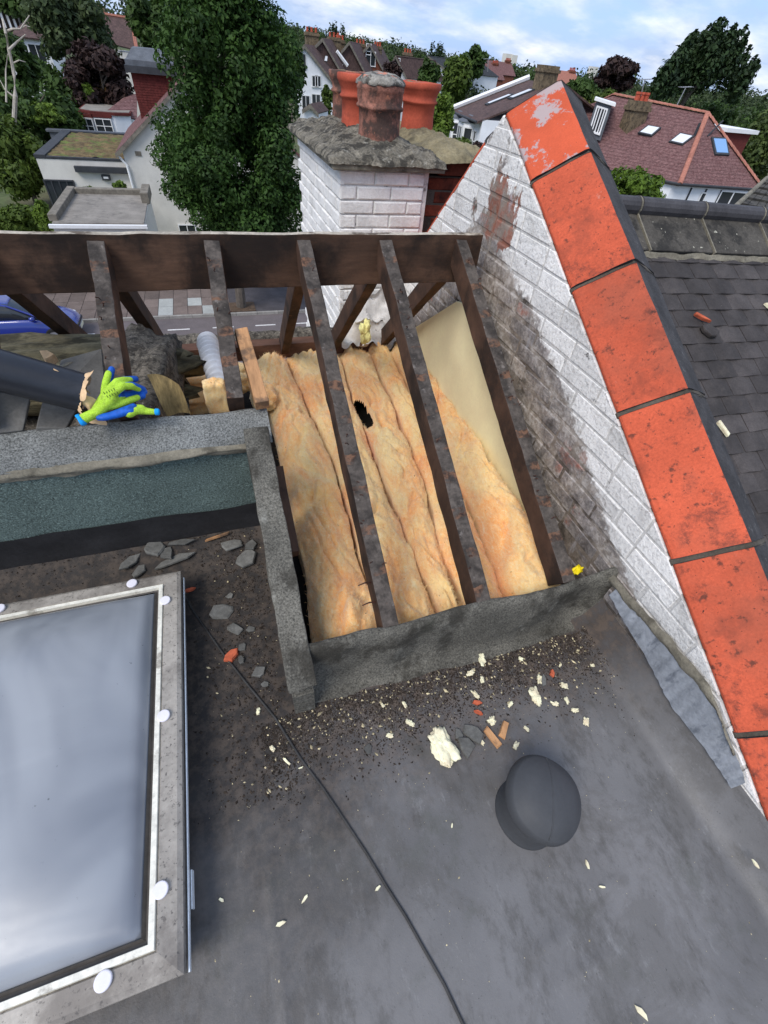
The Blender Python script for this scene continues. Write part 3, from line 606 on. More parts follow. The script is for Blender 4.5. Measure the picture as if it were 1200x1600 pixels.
def hole(x, y, t): 
    d = math.hypot((x-zp(568, 636, .08).x)/.035, (y-zp(566, 636, .08).y)/.24)
    return -.07*max(0, 1-d)**.6 if d < 1 else .02*max(0, 1-(d-1)/.6)
batt(2, 'insulation_batt', 'orange insulation batt with the dark tear between the two long rafters', .05, .05, 23, y1=3.2, shape=hole)
batt(3, 'insulation_batt', 'narrow folded orange insulation batt left of the middle rafter', .06, .05, 34, y1=3.15)
batt(4, 'insulation_batt', 'bunched orange insulation batt pushed up against the cream panel', .07, .06, 45, y1=3.0, tiltr=.10)
# short pieces by the hose
def wool_lump(name, lab, c, sx, sy, sz, seed, rz=0, mat='wool', cat='insulation', nz=.25, box=.45, group=None):
    mb = MB(); n = 28
    def fn(u, v):
        th = 2*math.pi*u; ph = math.pi*(v-.5)
        d = Vector((math.cos(ph)*math.cos(th), math.cos(ph)*math.sin(th), math.sin(ph)))
        m = max(abs(d.x), abs(d.y), abs(d.z)); d2 = d/(m**box); k = 1+nz*fbm(Vector((d.x, d.y, d.z))*1.6+Vector((seed, 0, 0)), 1, 4)+nz*.3*fbm(Vector((d.x, d.y, d.z))*7+Vector((seed, 3, 0)), 1, 3)
        x, y, z = d2.x*sx*k, d2.y*sy*k, d2.z*sz*k
        return (c[0]+x*math.cos(rz)-y*math.sin(rz), c[1]+x*math.sin(rz)+y*math.cos(rz), c[2]+z)
    mb.grid(fn, n*2, n)
    return tag(mb.build(name, MAT[mat], smooth=True), lab, cat, group)
p = zp(305, 578, .18); wool_lump('insulation_piece', 'orange insulation strip beyond the sooty block near the front eaves', (p.x+.02, p.y, .10), .30, .12, .085, 3, .06)
p = zp(300, 606, .10); wool_lump('insulation_piece', 'sagging orange insulation fold left of the white hose', (p.x, p.y, .04), .24, .13, .08, 9, .1)
p = yp(337, 616, 1.78); wool_lump('insulation_piece', 'upright square insulation scrap below the white hose', (p.x, p.y, p.z-.01), .046, .03, .075, 15, .05, nz=.15, box=.8)
p = zp(408, 600, .2); wool_lump('insulation_piece', 'small torn insulation scrap beside the pale timber', (p.x, p.y, .12), .07, .09, .07, 19, .2)
p = yp(571, 512, 2.95); wool_lump('yellow_insulation_tuft', 'pale yellow wool tuft showing beside the chimney foot', (p.x, p.y, p.z-.03), .034, .04, .065, 22, 0, 'yellow_wool', nz=.5)
p = xp(905, 890, 1.19); wool_lump('yellow_scrap', 'bright yellow plastic scrap at the corner of kerb and party wall', (p.x-.01, p.y, p.z), .024, .014, .012, 31, .3, 'yellow', 'scrap', nz=.5)

# cream panel on the party wall inside the loft
mb = MB(); mb.prism([(1.215, .95, -.1), (1.215, .95, .20), (1.215, 1.98, .76), (1.215, 2.25, .70), (1.215, 2.76, .335), (1.215, 2.95, .1), (1.215, 2.95, -.1)], (.02, 0, 0))
tag(mb.build('wall_panel', MAT['cream'], bevel=.002), 'smooth cream panel on the party wall inside the loft', 'panel')

# ------------------------------------------------------------------ party wall
pw = thing('party_wall', 'brick party wall stripped grey below and whitewashed above beside the open roof', 'wall', (1.36, 1.5, -.2))
def wallpoly(off): return [(-1.1, -1.2), (-1.1, zc(-1.1)-off), (YA, ZA-off), (4.0, zc(4.0)-off), (4.0, -1.2), (3.25, -1.2), (3.25, -.12)]
mb = MB(); mb.prism([(1.2685, y, z) for y, z in wallpoly(.008)], (.2, 0, 0)); mb.build('mortar_core', MAT['wall_mortar'], pw)
def brick_mesh(poly, x0=0, th=.03, seed=0, bev=.005, jit=.003):
    # poly in (y,z) local; proud face towards -X, rounded and knocked about
    cy = sum(p[0] for p in poly)/len(poly); cz = sum(p[1] for p in poly)/len(poly)
    mb = MB(); r = random.Random(seed)
    inner = [(p[0]+(cy-p[0])*min(.9, bev/max(1e-4, abs(p[0]-cy)))*1.0, p[1]+(cz-p[1])*min(.9, bev/max(1e-4, abs(p[1]-cz)))) for p in poly]
    j = lambda: r.uniform(-jit, jit)
    a = [(x0+th, y, z) for y, z in poly]; b = [(x0+bev+j()*.5, y+j()*.6, z+j()*.6) for y, z in poly]; c = [(x0+j()*.8, y+j(), z+j()) for y, z in inner]
    n = len(poly); mb.add(a+b+c, [tuple(range(2*n, 3*n))]+[(i, (i+1) % n, n+(i+1) % n, n+i) for i in range(n)]+[(n+i, n+(i+1) % n, 2*n+(i+1) % n, 2*n+i) for i in range(n)])
    return mb
BL, BH, J = .215, .066, .010
full = [brick_mesh([(-BL/2, -BH/2), (BL/2, -BH/2), (BL/2, BH/2), (-BL/2, BH/2)], 0, .03, k, .006, .0035).mesh('brick', MAT['brick']) for k in range(6)]
fullp = [brick_mesh([(-BL/2, -BH/2), (BL/2, -BH/2), (BL/2, BH/2), (-BL/2, BH/2)], 0, .03, 20+k, .0022, .0012).mesh('brick', MAT['brick']) for k in range(6)]
row = 0; z = -.05; nb = 0
while z < ZA:
    y = -.8+(BL/2+J/2 if row % 2 else 0)+random.uniform(-.012, .012)
    while y < 3.6:
        if (row*7+int(y*9)) % 11 == 0: L = .103
        else: L = BL
        yc = y+L/2
        lim = (zr(yc) if yc <= YR else zr(yc))
        if z+BH/2 > lim-.40 and y < 3.15:
            poly = [(y, z-BH/2), (y+L, z-BH/2), (y+L, z+BH/2), (y, z+BH/2)]
            c = clip(clip(poly, lambda p: p[1]-(ZA-(YA-p[0])*.566-.004)), lambda p: p[1]-(ZA-(p[0]-YA)*FTC-.004))
            if len(c) >= 3:
                ar = abs(sum(c[i][0]*c[(i+1) % len(c)][1]-c[(i+1) % len(c)][0]*c[i][1] for i in range(len(c))))/2
                if ar > .0006:
                    px = 1.2652+random.uniform(-.0012, .0008) if zc(yc)-z < .21 else 1.2645+random.uniform(-.002, .003)
                    if len(c) == 4 and L == BL and ar > BL*BH*.98:
                        inst('brick', random.choice(fullp if zc(yc)-z < .21 else full), pw, (px, yc, z))
                    else:
                        cy = sum(q[0] for q in c)/len(c); cz = sum(q[1] for q in c)/len(c)
                        bm = brick_mesh([(q[0]-cy, q[1]-cz) for q in c], 0, .03, nb, .0022, .0012)
                        inst('brick', bm.mesh('brick', MAT['brick']), pw, (px, cy, cz))
                    nb += 1
        y += L+J
    z += BH+J; row += 1
print('party wall bricks', nb)
# soft, uneven render/paint skin swallowing joints in places
def lump(n, mat, name):
    mb = MB()
    for k in range(n):
        y = random.uniform(.1, 2.15); h = random.gauss(.2, .06); p = Vector((1.262, y, zc(y)-h)); r = random.uniform(.008, .026)
        m2 = MB(); m2.lathe([(r*.2, .012), (r*.7, .010), (r*1.0, .004), (r*1.15, -.012)], p, 9, (-1, 0, 0)); rough(m2, r*.5, 40)
        s = random.uniform(1, 2.6); m2.v = [(x, y+(yy-y)*s, p.z+(zz-p.z)+(yy-y)*s*.5) for x, yy, zz in m2.v]; mb.add(m2.v, m2.f)
    tag(mb.build(name, mat, pw, smooth=True), kind='stuff')

# coping of saddle-back clay pieces
cp = thing('wall_coping', 'row of large orange terracotta coping tiles down the party wall', 'coping', (1.45, 1.2, .8))
SA = math.atan(.566); ES = Vector((0, math.cos(SA), math.sin(SA))); EN = Vector((0, -math.sin(SA), math.cos(SA)))
FA = math.atan(FTC); ES2 = Vector((0, -math.cos(FA), math.sin(FA))); EN2 = Vector((0, math.sin(FA), math.cos(FA)))
def coping_tile(y0, y1, es, en, zfn, mats, jit=0, first=False):
    n = 7; o = Vector((1.27, y0, zfn(y0))); L = abs(y1-y0)/abs(es.y)
    top = [(.0, .0), (.012, .014), (.06, .050), (.12, .096), (.163, .126), (.178, .131), (.196, .124), (.26, .096), (.33, .062), (.345, .048)]
    bot = [(.34, .036), (.19, .098), (.165, .100), (.012, -.010), (.002, -.012)]
    ring = top+bot; m = len(ring); mb = MB(); seg = 5; vs = []
    for i in range(seg+1):
        s = L*i/seg
        for (x, h) in ring: vs.append(o+Vector((x, 0, 0))+es*s+en*(h+.012))
    mb.v = [tuple(v) for v in vs]
    for i in range(seg):
        for k in range(m):
            a, b = i*m+k, i*m+(k+1) % m; mb.f.append([a, b, b+m, a+m]); mb.mi.append(1 if 5 <= k <= 9 else 0)
    mb.f.append(list(range(m))); mb.mi.append(1); mb.f.append([seg*m+k for k in reversed(range(m))]); mb.mi.append(1)
    rough(mb, .0028, 13)
    return mb.build('coping_tile', mats, cp, bevel=.003)
js = [2.236, 1.914, 1.466, 1.009, .540, .068, -.43, -.93]
for i in range(len(js)-1):
    m = MAT['terracotta_lichen'] if i == 0 else MAT['terracotta']
    o = coping_tile(js[i+1]+.004, js[i]-.010, ES, EN, zc, [m, MAT['sooty_clay']])
    if i == 0: o['label'] = 'topmost orange coping tile with grey mortar smears'
    if i == 4: o['label'] = 'coping tile with pale scratches beside the lead flashing'
for a, b in ((2.76, 2.36), (3.2, 2.77)): coping_tile(a, b, ES2, EN2, zc, [MAT['terracotta'], MAT['sooty_clay']])
mb = MB(); n = 30
for i in range(len(js)-1):
    y = js[i+1]-.003
    for es, en in ((ES, EN),):
        o = Vector((1.27, y-.010, zc(y-.010)))
        pts = [o+Vector((x, 0, 0))+en*(h+.004) for x, h in ((0, 0), (.06, .05), (.12, .096), (.17, .124), (.178, .134), (.26, .106), (.342, .062), (.33, 0), (0, -.03))]
        mb = MB(); mb.prism(pts, es*.02); mb.build('joint_mortar', MAT['mortar_dark'], cp)
mb = MB(); mb.prism([(1.279, y, z) for y, z in [(-.75, zc(-.75)-.05), (-.75, zc(-.75)-.002), (YA, ZA-.004), (3.6, zc(3.6)-.002), (3.6, zc(3.6)-.05), (YA, ZA-.05)]], (.32, 0, 0)); mb.build('mortar_bed', MAT['mortar_dark'], cp)

# lead flashing at the foot of the party wall
def fl_b(y): return .125+max(0, y-.2)*.22+.004*math.sin(y*21)
def fl_t(y): return min(.268+.012*math.sin(y*7), zc(y)-.003)
def flfn(u, v):
    y = -.05+.66*u; w = math.sin(y*62+math.sin(y*23)*2)*.0035+fbm((y*14, v, 2), 1, 3)*.003
    z0, z1 = fl_b(y), fl_t(y)
    return (1.254-.012*(1-v)-abs(w), y+w*.5, z0+(z1-z0)*v)
fl = thing('lead_flashing', 'crinkled blue grey lead flashing along the foot of the party wall', 'flashing', (1.25, .3, .05))
mb = MB(); mb.grid(flfn, 110, 10); mb.build('lead_strip', MAT['lead'], fl, smooth=True)
mb = MB(); mb.grid(lambda u, v: (lambda y: (1.251-.010*math.sin(v*3.14)+fbm((y*20, v*3, 4), 1, 3)*.006, y, min(zc(y)-.004, fl_t(y)-.012+.045*v+fbm((y*12, 1, 3), 1, 3)*.008)))(.02+.64*u), 90, 5)
mb.build('mortar_pointing', MAT['mortar'], fl, smooth=True)

# ------------------------------------------------------------------ neighbour's roof beyond the coping
nh = thing('neighbouring_house', 'adjoining house with dark plain tiled roof and rolled ridge tiles', 'house', (3.5, 1.5, -6.9))
mb = MB(); mb.box(1.50, 8, -4, 3.3, -6.9, -.8); mb.build('wall', MAT['wall_brick_far'], nh)
def zt_(x): return -.035*(x-1.9)
NS = math.atan(ROOF_T); es = Vector((0, math.cos(NS), math.sin(NS))); ex = Vector((1, 0, -.035)).normalized(); en = ex.cross(es)
def nr(x, s): return Vector((x, 2.13, 1.135+zt_(x)))-es*s     # s = distance down the slope from the ridge
mb = MB()
a, b, c, d = nr(1.45, .0), nr(8, .0), nr(8, 3.2), nr(1.45, 3.2); mb.slab([p-en*.035 for p in (a, b, c, d)], .05); mb.build('roof_underlay', MAT['dark'], nh)
mb = MB(); mb.slab([(1.5, 2.14, 1.09), (8, 2.14, .9), (8, 3.5, -.4), (1.5, 3.5, -.2)], .06); mb.build('front_roof_slope', MAT['slate_tile'], nh)
tv = []
for k in range(4):
    mb = MB(); w, L, th = .160, .185, .012; r = random.Random(k)
    def tf(u, v, w=w, L=L): return ((u-.5)*w, v*L, .0)
    top = [((i/3-.5)*w, j*L, .004*math.sin(i/3*math.pi)) for j in range(2) for i in range(4)]
    bot = [(x, y, z-th) for x, y, z in top]
    mb.add(top+bot, [(0, 1, 5, 4), (1, 2, 6, 5), (2, 3, 7, 6), (8, 9, 1, 0), (9, 10, 2, 1), (10, 11, 3, 2), (8, 0, 4, 12), (3, 11, 15, 7)])
    mb.v = [(x+r.uniform(-.0015, .0015), y+(r.uniform(-.004, .004) if y < .01 else 0), z+r.uniform(-.0012, .0012)) for x, y, z in mb.v]
    tv.append(mb.mesh('roof_tile', MAT['slate_tile']))
Rm = Matrix((ex, es, en)).transposed()
cnt = 0; extra = MB()
for c in range(26):
    s = .275+.0945*c
    for i in range(26):
        x = 1.66+.163*i+(.0815 if c % 2 else 0)+random.uniform(-.003, .003)
        tl = Rm @ Matrix.Rotation(R(-3.6+random.uniform(-.5, .5)), 3, 'X') @ Matrix.Rotation(R(random.uniform(-1.0, 1.0)), 3, 'Z')
        pos = nr(x, s)+en*.006
        pr = pos-Vector((0, 0, CAMZ)); dz = pr.dot(Vector(CF)); u_, v_ = 600+FPX*pr.dot(Vector(CR))/dz, 800+FPX*pr.dot(Vector(CD))/dz
        if u_ < 1260 and v_ < 960 and cnt < 300:
            inst('roof_tile', tv[(c*5+i*3+random.randrange(2)) % 4], nh, pos, tl); cnt += 1
        elif x < 4.4:
            me = tv[i % 4]; extra.add([pos+tl @ v.co for v in me.vertices], [tuple(p.vertices) for p in me.polygons])
print('neighbour tiles', cnt)
tag(extra.build('more_roof_tiles', MAT['slate_tile'], nh), kind='stuff')
# ridge: clay ridge tiles with a roll on top
for i in range(6):
    x0 = 1.62+.44*i; x1 = x0+.432
    def wing(sgn):
        m = MB(); o0 = Vector((x0, 2.13, 1.155+zt_(x0))); o1 = Vector((x1, 2.13, 1.155+zt_(x1))); d = Vector((0, -sgn*math.cos(NS*1.08), -math.sin(NS*1.08)))*.235; nn = Vector((0, -sgn*.5, .87))*.018
        m.add([o0, o1, o1+d, o0+d, o0+nn, o1+nn, o1+d+nn, o0+d+nn], [(0, 3, 2, 1), (4, 5, 6, 7), (0, 1, 5, 4), (1, 2, 6, 5), (2, 3, 7, 6), (3, 0, 4, 7)]); return m
    m = wing(1); m2 = wing(-1); m.add(m2.v, m2.f); w = m.build('ridge_tile', MAT['ridge_wing'], nh, bevel=.004)
    m = MB(); m.tube([Vector((x0+.006, 2.13, 1.185+zt_(x0))), Vector((x1-.002, 2.13, 1.185+zt_(x1)))], .042, 14); m.build('ridge_roll', MAT['ridge_roll'], w, smooth=False, bevel=.003)
for i in range(7):
    mb = MB(); x0 = 1.616+.44*i; a = Vector((x0-.001, 2.128, 1.158+zt_(x0))); d = Vector((0, -math.cos(NS*1.08), -math.sin(NS*1.08)))*.24; nn = Vector((0, -.5, .87))*.021; ww = Vector((.007, 0, 0))
    mb.add([a, a+ww, a+ww+d, a+d, a+nn, a+nn+ww, a+nn+d+ww, a+nn+d], [(0, 3, 2, 1), (4, 5, 6, 7), (0, 1, 5, 4), (1, 2, 6, 5), (2, 3, 7, 6), (3, 0, 4, 7)])
    mb.tube([a+Vector((-.001, .002, .027)), a+Vector((.009, .002, .027))], .0432, 14); mb.build('ridge_mortar', MAT['mortar'], nh)
mb = MB(); mb.grid(lambda u, v: (lambda x: tuple(nr(x, .232+.026*v+fbm((x*9, 1, 2), 1, 3)*.014)+en*(.014*(1-v)+.006+fbm((x*15, v*2, 3), 1, 3)*.006)))(1.6+2.8*u), 120, 5)
mb.build('ridge_bedding', MAT['mortar'], nh, smooth=True)
# loose bits lying on the neighbour's tiles
def on_nr(px, py):
    d = Vector(_ray(px, py)); o = Vector((2, 2.13, 1.135)); nn = en; c0 = Vector((0, 0, CAMZ)); t = (o-c0).dot(nn)/d.dot(nn); return c0+d*t+nn*.012
def chip(name, lab, cat, p, l, w, h, rz, mat, nrm=(0, 0, 1), seed=0, group=None, amp=.25, parent=None):
    r = random.Random(seed); n = r.choice((5, 6, 7)); poly = []
    if amp <= .12: n = 4; poly = [Vector((sx*l*.5*r.uniform(.85, 1.1), sy*w*.5*r.uniform(.6, 1.15), 0)) for sx, sy in ((-1, -1), (1, -1), (1, 1), (-1, 1))]
    for k in range(n if not poly else 0):
        a = 2*math.pi*k/n+r.uniform(-.3, .3); rr = 1+r.uniform(-amp, amp); poly.append(Vector((math.cos(a)*l*rr*.5, math.sin(a)*w*rr*.5, 0)))
    q = Vector((0, 0, 1)).rotation_difference(Vector(nrm)) if Vector(nrm).length else None
    Q = (q.to_matrix() if q else Matrix.Identity(3)) @ Matrix.Rotation(rz, 3, 'Z')
    mb = MB(); lo = [v+Vector((0, 0, -.002)) for v in poly]; mid = [v*1.0+Vector((0, 0, h*r.uniform(.4, .8))) for v in poly]; hi = [v*r.uniform(.80, .95)+Vector((0, 0, h*r.uniform(.85, 1.1))) for v in poly]
    m = len(poly); mb.add(lo+mid+hi, [tuple(range(2*m, 3*m))]+[(i, (i+1) % m, m+(i+1) % m, m+i) for i in range(m)]+[(m+i, m+(i+1) % m, 2*m+(i+1) % m, 2*m+i) for i in range(m)])
    mb.v = [tuple(Vector(p)+Q @ Vector(v)) for v in mb.v]
    return tag(mb.build(name, MAT[mat], parent), lab, cat, group)
chip('wood_chip', 'pale wood chip lying on the dark tiled roof right of the coping', 'chip', on_nr(1125, 672), .075, .022, .012, R(110), 'foam_bit', en, 3, amp=.12)
chip('foam_scrap', 'cream scrap on the neighbouring tiles at the right edge', 'scrap', on_nr(1197, 482), .06, .03, .014, R(150), 'foam_bit', en, 4)
chip('broken_tile', 'broken dark tile fragment lying on the neighbouring tiled roof', 'tile fragment', on_nr(1104, 520), .11, .07, .016, R(-20), 'slate_tile', en, 6)
chip('terracotta_chip', 'thin red clay sliver above the broken tile on the neighbouring roof', 'chip', on_nr(1092, 500), .11, .018, .014, R(-30), 'chip_red', en, 8)
# ------------------------------------------------------------------ skylight
sky_l = thing('skylight', 'domed grey skylight with mottled frame and white fixing caps', 'skylight', (-.9, .63, 0))
SX0, SX1, SY0, SY1, SZ = -1.52, -.338, .047, 1.207, .13
def ring(mb, i0, i1, z0, z1, z0b=None):
    # rectangular band between inset i0 (outer) and inset i1 (inner); heights z0 outer, z1 inner
    A = [(SX0+i0, SY0+i0), (SX1-i0, SY0+i0), (SX1-i0, SY1-i0), (SX0+i0, SY1-i0)]
    B = [(SX0+i1, SY0+i1), (SX1-i1, SY0+i1), (SX1-i1, SY1-i1), (SX0+i1, SY1-i1)]
    mb.add([(x, y, z0) for x, y in A]+[(x, y, z1) for x, y in B], [(i, (i+1) % 4, 4+(i+1) % 4, 4+i) for i in range(4)])
frm = M('grey_skylight_frame', S(158, 151, 141), .5, .2, 3, .25, 50, .3, .003, spec=.4, layers=[dict(c=S(84, 76, 70), s=4, lo=.46, hi=.66, a=.65, d=9, r=.7), dict(c=S(70, 66, 62), s=60, lo=.58, hi=.64, a=.6), dict(c=S(58, 54, 52), s=110, lo=.60, hi=.66, a=.7), dict(c=S(206, 198, 184), s=4, lo=.62, hi=.8, a=.35)])
mb = MB(); ring(mb, 0, 0, .085, SZ-.008); ring(mb, 0, .012, SZ-.008, SZ); ring(mb, .012, .054, SZ, SZ+.006); ring(mb, .054, .058, SZ+.006, SZ); mb.build('frame', frm, sky_l)
mb = MB(); ring(mb, .022, .024, .0, .09); mb.build('kerb', MAT['leadgrey'], sky_l)
mb = MB(); ring(mb, .058, .060, SZ-.002, SZ+.008); ring(mb, .060, .073, SZ+.008, SZ+.009); ring(mb, .073, .075, SZ+.009, SZ-.004)
mb.build('white_seal', M('white_seal', S(226, 222, 208), .6, .1, 6, .3, 60, .1, layers=[dict(c=S(110, 100, 88), s=9, lo=.56, hi=.68, a=.7)]), sky_l)
mb = MB(); ring(mb, .075, .082, SZ-.004, SZ-.006); ring(mb, .082, .089, SZ-.006, SZ+.004); mb.build('gasket', M('dark_gasket', S(78, 74, 70), .6, .2, 9), sky_l)
mb = MB(); mb.box(SX1+.006, SX1+.009, SY0-.0, SY1-.02, .090, .104); mb.box(SX1+.010, SX1+.013, .16, .24, .06, .085); mb.build('edge_strip', M('bright_edge_strip', S(222, 228, 232), .3, .05, 5, spec=.5), sky_l)
def dome_mat():
    t = NT('hazy_acrylic_dome'); v = t.pos()
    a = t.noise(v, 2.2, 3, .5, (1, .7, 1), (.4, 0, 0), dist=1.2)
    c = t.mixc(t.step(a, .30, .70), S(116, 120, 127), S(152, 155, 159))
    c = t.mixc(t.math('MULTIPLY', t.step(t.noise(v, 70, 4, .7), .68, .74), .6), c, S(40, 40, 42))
    t.link(c, t.p.inputs['Base Color'])
    r = t.math('ADD', .27, t.math('MULTIPLY', t.noise(v, 40, 5), .16)); t.link(r, t.p.inputs['Roughness'])
    t.p.inputs['Specular IOR Level'].default_value = .6; t.p.inputs['Coat Weight'].default_value = .15; t.p.inputs['Coat Roughness'].default_value = .28
    b = t.new('ShaderNodeBump'); b.inputs['Strength'].default_value = .3; b.inputs['Distance'].default_value = .03
    t.link(t.noise(v, 3.0, 2, .4, (1, 1.4, 1), dist=1.0), b.inputs['Height']); t.link(b.outputs[0], t.p.inputs['Normal']); return t.m
def domefn(u, v):
    x = SX0+.089+(SX1-SX0-.178)*u; y = SY0+.089+(SY1-SY0-.178)*v
    a, b = 1-abs(2*u-1), 1-abs(2*v-1); m = min(a, b)
    h = .085*((1-abs(2*u-1)**3.2)*(1-abs(2*v-1)**3.2))**.8; h += .020*min(1, m/.04)
    return (x, y, SZ-.002+h)
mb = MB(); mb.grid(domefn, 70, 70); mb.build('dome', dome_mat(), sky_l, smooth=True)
capm = M('white_fixing_cap', S(224, 220, 226), .6, .05, 9, .05, 60, 0, layers=[dict(c=S(150, 140, 132), s=50, lo=.64, hi=.72, a=.5)])
cpt = MB(); cpt.lathe([(.0165, 0), (.0185, .002), (.0185, .006), (.0175, .0078), (.0155, .0085), (.001, .0088)], (0, 0, 0), 28); cme = cpt.mesh('fixing_cap', capm)
for x, y in ((-.506, 1.178), (-.388, 1.069), (-.386, .641), (-.386, .213), (-.50, .089), (-.932, 1.178), (-.932, .089), (-1.36, 1.178), (-1.36, .089), (-1.474, 1.07), (-1.474, .64), (-1.474, .21)):
    inst('fixing_cap', cme, sky_l, (x, y, SZ+.004))

# ------------------------------------------------------------------ roof vent
vt = thing('roof_vent', 'dark rubber mushroom vent on the flat roof', 'roof vent', (.632, .095, 0))
mb = MB(); mb.lathe([(.098, -.004), (.094, .006), (.088, .02), (.086, .05), (.085, .12), (.083, .15)], (.632, .095, 0), 40); mb.build('neck', MAT['rubber'], vt, smooth=True)
mb = MB(); mb.lathe([(.080, .132), (.103, .128), (.109, .133), (.110, .142), (.108, .156), (.102, .172), (.100, .1735), (.088, .186), (.068, .197), (.04, .204), (.012, .2065), (.0006, .207)], (0, 0, 0), 56)
Q = Matrix.Rotation(R(9), 3, 'X') @ Matrix.Rotation(R(4), 3, 'Y')
def capv(v):
    v = Vector(v); e = 1+.03*math.cos(2*math.atan2(v.y, v.x)); v.x *= e; v.y /= e
    return tuple(Q @ (v-Vector((0, 0, .15)))+Vector((.640, .100, .152)))
mb.v = [capv(v) for v in mb.v]; mb.build('cap', MAT['rubber'], vt, smooth=True)
mb = MB(); mb.tube([capv((.098*math.cos(t)*1.0, 0, z)) for t, z in [(0, .176), ]]+[capv((x, .0, z)) for x, z in ((.086, .1865), (.068, .1967), (.04, .2040), (0, .2070), (-.04, .2040), (-.068, .1967), (-.086, .1865), (-.098, .176))], .0016, 6); 
mb.v = [tuple((Q @ Matrix.Rotation(R(62), 3, 'Z') @ Q.inverted()) @ (Vector(v)-Vector((.640, .1, .152)))+Vector((.640, .1, .152))) for v in mb.v]; mb.build('moulding_seam', MAT['rubber'], vt, smooth=True)

# cable
pts = [zp(x, y, .003) for x, y in ((286, 925), (300, 952), (325, 988), (352, 1026), (392, 1076), (430, 1122), (470, 1186), (505, 1232), (540, 1284), (572, 1332), (602, 1382), (634, 1432), (662, 1482), (694, 1538), (726, 1606), (760, 1680), (840, 1850), (960, 2150))]
pts = [p+Vector((fbm((i, 1, 1), 1, 1)*.004, fbm((i, 7, 1), 1, 1)*.003, fz(p.x, p.y))) for i, p in enumerate(pts)]
mb = MB(); mb.tube(pts, .0042, 10); tag(mb.build('cable', MAT['cable'], smooth=True), 'thin black cable running diagonally over the flat roof', 'cable')

# ------------------------------------------------------------------ debris
def on_roof(px, py):
    p = zp(px, py, .0)
    for k in range(3): p = zp(px, py, fz(p.x, p.y))
    return p
def floorz(p): return fz(p.x, p.y)
def piece(name, lab, cat, px, py, l, w, h, rz, mat, seed, group=None, amp=.28, tilt=10):
    p = on_roof(px, py); r = random.Random(seed+100); a = R(r.uniform(-tilt, tilt)); b = R(r.uniform(-tilt, tilt))
    return chip(name, lab, cat, p+Vector((0, 0, .001+.2*l*abs(math.sin(a)))), l, w, h, R(rz), mat, (math.sin(a), math.sin(b), 1), seed, group, amp)
SG = 'slate fragments on the flat roof'
for k, (px, py, l, w, h, rz, lab) in enumerate([
    (240, 858, .095, .085, .02, 20, 'squarish grey slate fragment below the green upstand'), (203, 880, .10, .05, .018, 35, 'leftmost thin slate fragment near the skylight corner'),
    (218, 893, .075, .045, .018, 60, 'curled slate fragment touching the skylight frame'), (272, 878, .15, .045, .016, 12, 'long slate fragment just above the skylight corner'),
    (282, 848, .11, .03, .014, -5, 'narrow slate strip at the foot of the green upstand'), (262, 866, .06, .05, .02, 80, 'dark slate lump between the slate strips'),
    (362, 851, .10, .06, .014, 20, 'pale grey slate fragment in the recess corner'), (386, 872, .09, .075, .03, 50, 'stacked slate fragment against the side kerb'), (392, 852, .055, .045, .02, 10, 'small slate fragment in the recess corner by the side kerb'),
    (345, 957, .085, .075, .022, 30, 'large dark slate fragment right of the skylight corner'), (367, 984, .06, .045, .02, -20, 'slate fragment below the large dark one'), (359, 932, .035, .025, .012, 10, 'small slate fragment above the large dark one'),
    (406, 1051, .05, .05, .018, 40, 'angular slate fragment near the foot of the side kerb'), (378, 1031, .04, .028, .018, 75, 'slate fragment beside the brown clay chip'),
    (392, 984, .03, .03, .012, 20, 'small slate fragment halfway along the side kerb'), (378, 1012, .03, .03, .012, 20, 'tiny slate fragment above the cable'), (414, 1070, .028, .02, .01, 0, 'tiny slate fragment at the end of the side kerb'),
    (739, 1146, .055, .075, .022, 25, 'upper dark slate fragment beside the wool tuft'), (728, 1166, .06, .065, .022, -25, 'lower dark slate fragment beside the wool tuft'), (716, 1147, .03, .045, .014, -15, 'small slate fragment touching the wool tuft'), (574, 1170, .03, .028, .008, 0, 'thin flat slate chip left of the wool tuft'), (849, 1064, .05, .03, .012, 60, 'slate chip among the foam scraps near the kerb')]):
    piece('slate_fragment', lab, 'slate', px, py, l, w, h*.5, rz, 'slate_bit', 10+k, SG)
piece('clay_chip', 'brown clay chip lying against the cable', 'chip', 361, 1026, .06, .045, .016, 40, 'chip_red', 71)
piece('clay_chip', 'orange clay chip among foam scraps, upper of two', 'chip', 745, 1098, .035, .016, .01, -30, 'chip_red', 72)
piece('clay_chip', 'orange clay chip among foam scraps, lower of two', 'chip', 747, 1114, .035, .015, .01, -40, 'chip_red', 73)
piece('clay_chip', 'small pinkish clay chip below the kerb', 'chip', 862, 1052, .03, .018, .01, 60, 'chip_red', 74)
piece('clay_chip', 'brown leaf like clay sliver by the skylight corner', 'chip', 298, 922, .045, .016, .008, 10, 'chip_red', 75)
piece('wood_chip', 'pale splintered wood chip right of the dark slates', 'chip', 768, 1152, .072, .026, .012, 112, 'wood_light', 81, amp=.1)
piece('wood_chip', 'greyish wood chip above the vent', 'chip', 786, 1140, .06, .022, .014, 48, 'wood_light', 82, amp=.1)
piece('wood_strip', 'thin pale wood strip at the recess corner', 'strip', 340, 840, .10, .012, .008, 4, 'wood_light', 83, amp=.08)
p = on_roof(692, 1168); wool_lump('insulation_tuft', 'fluffy cream insulation tuft lying on the flat roof', (p.x, p.y, p.z+.008), .034, .055, .014, 77, .1, 'foam_bit', nz=.45)
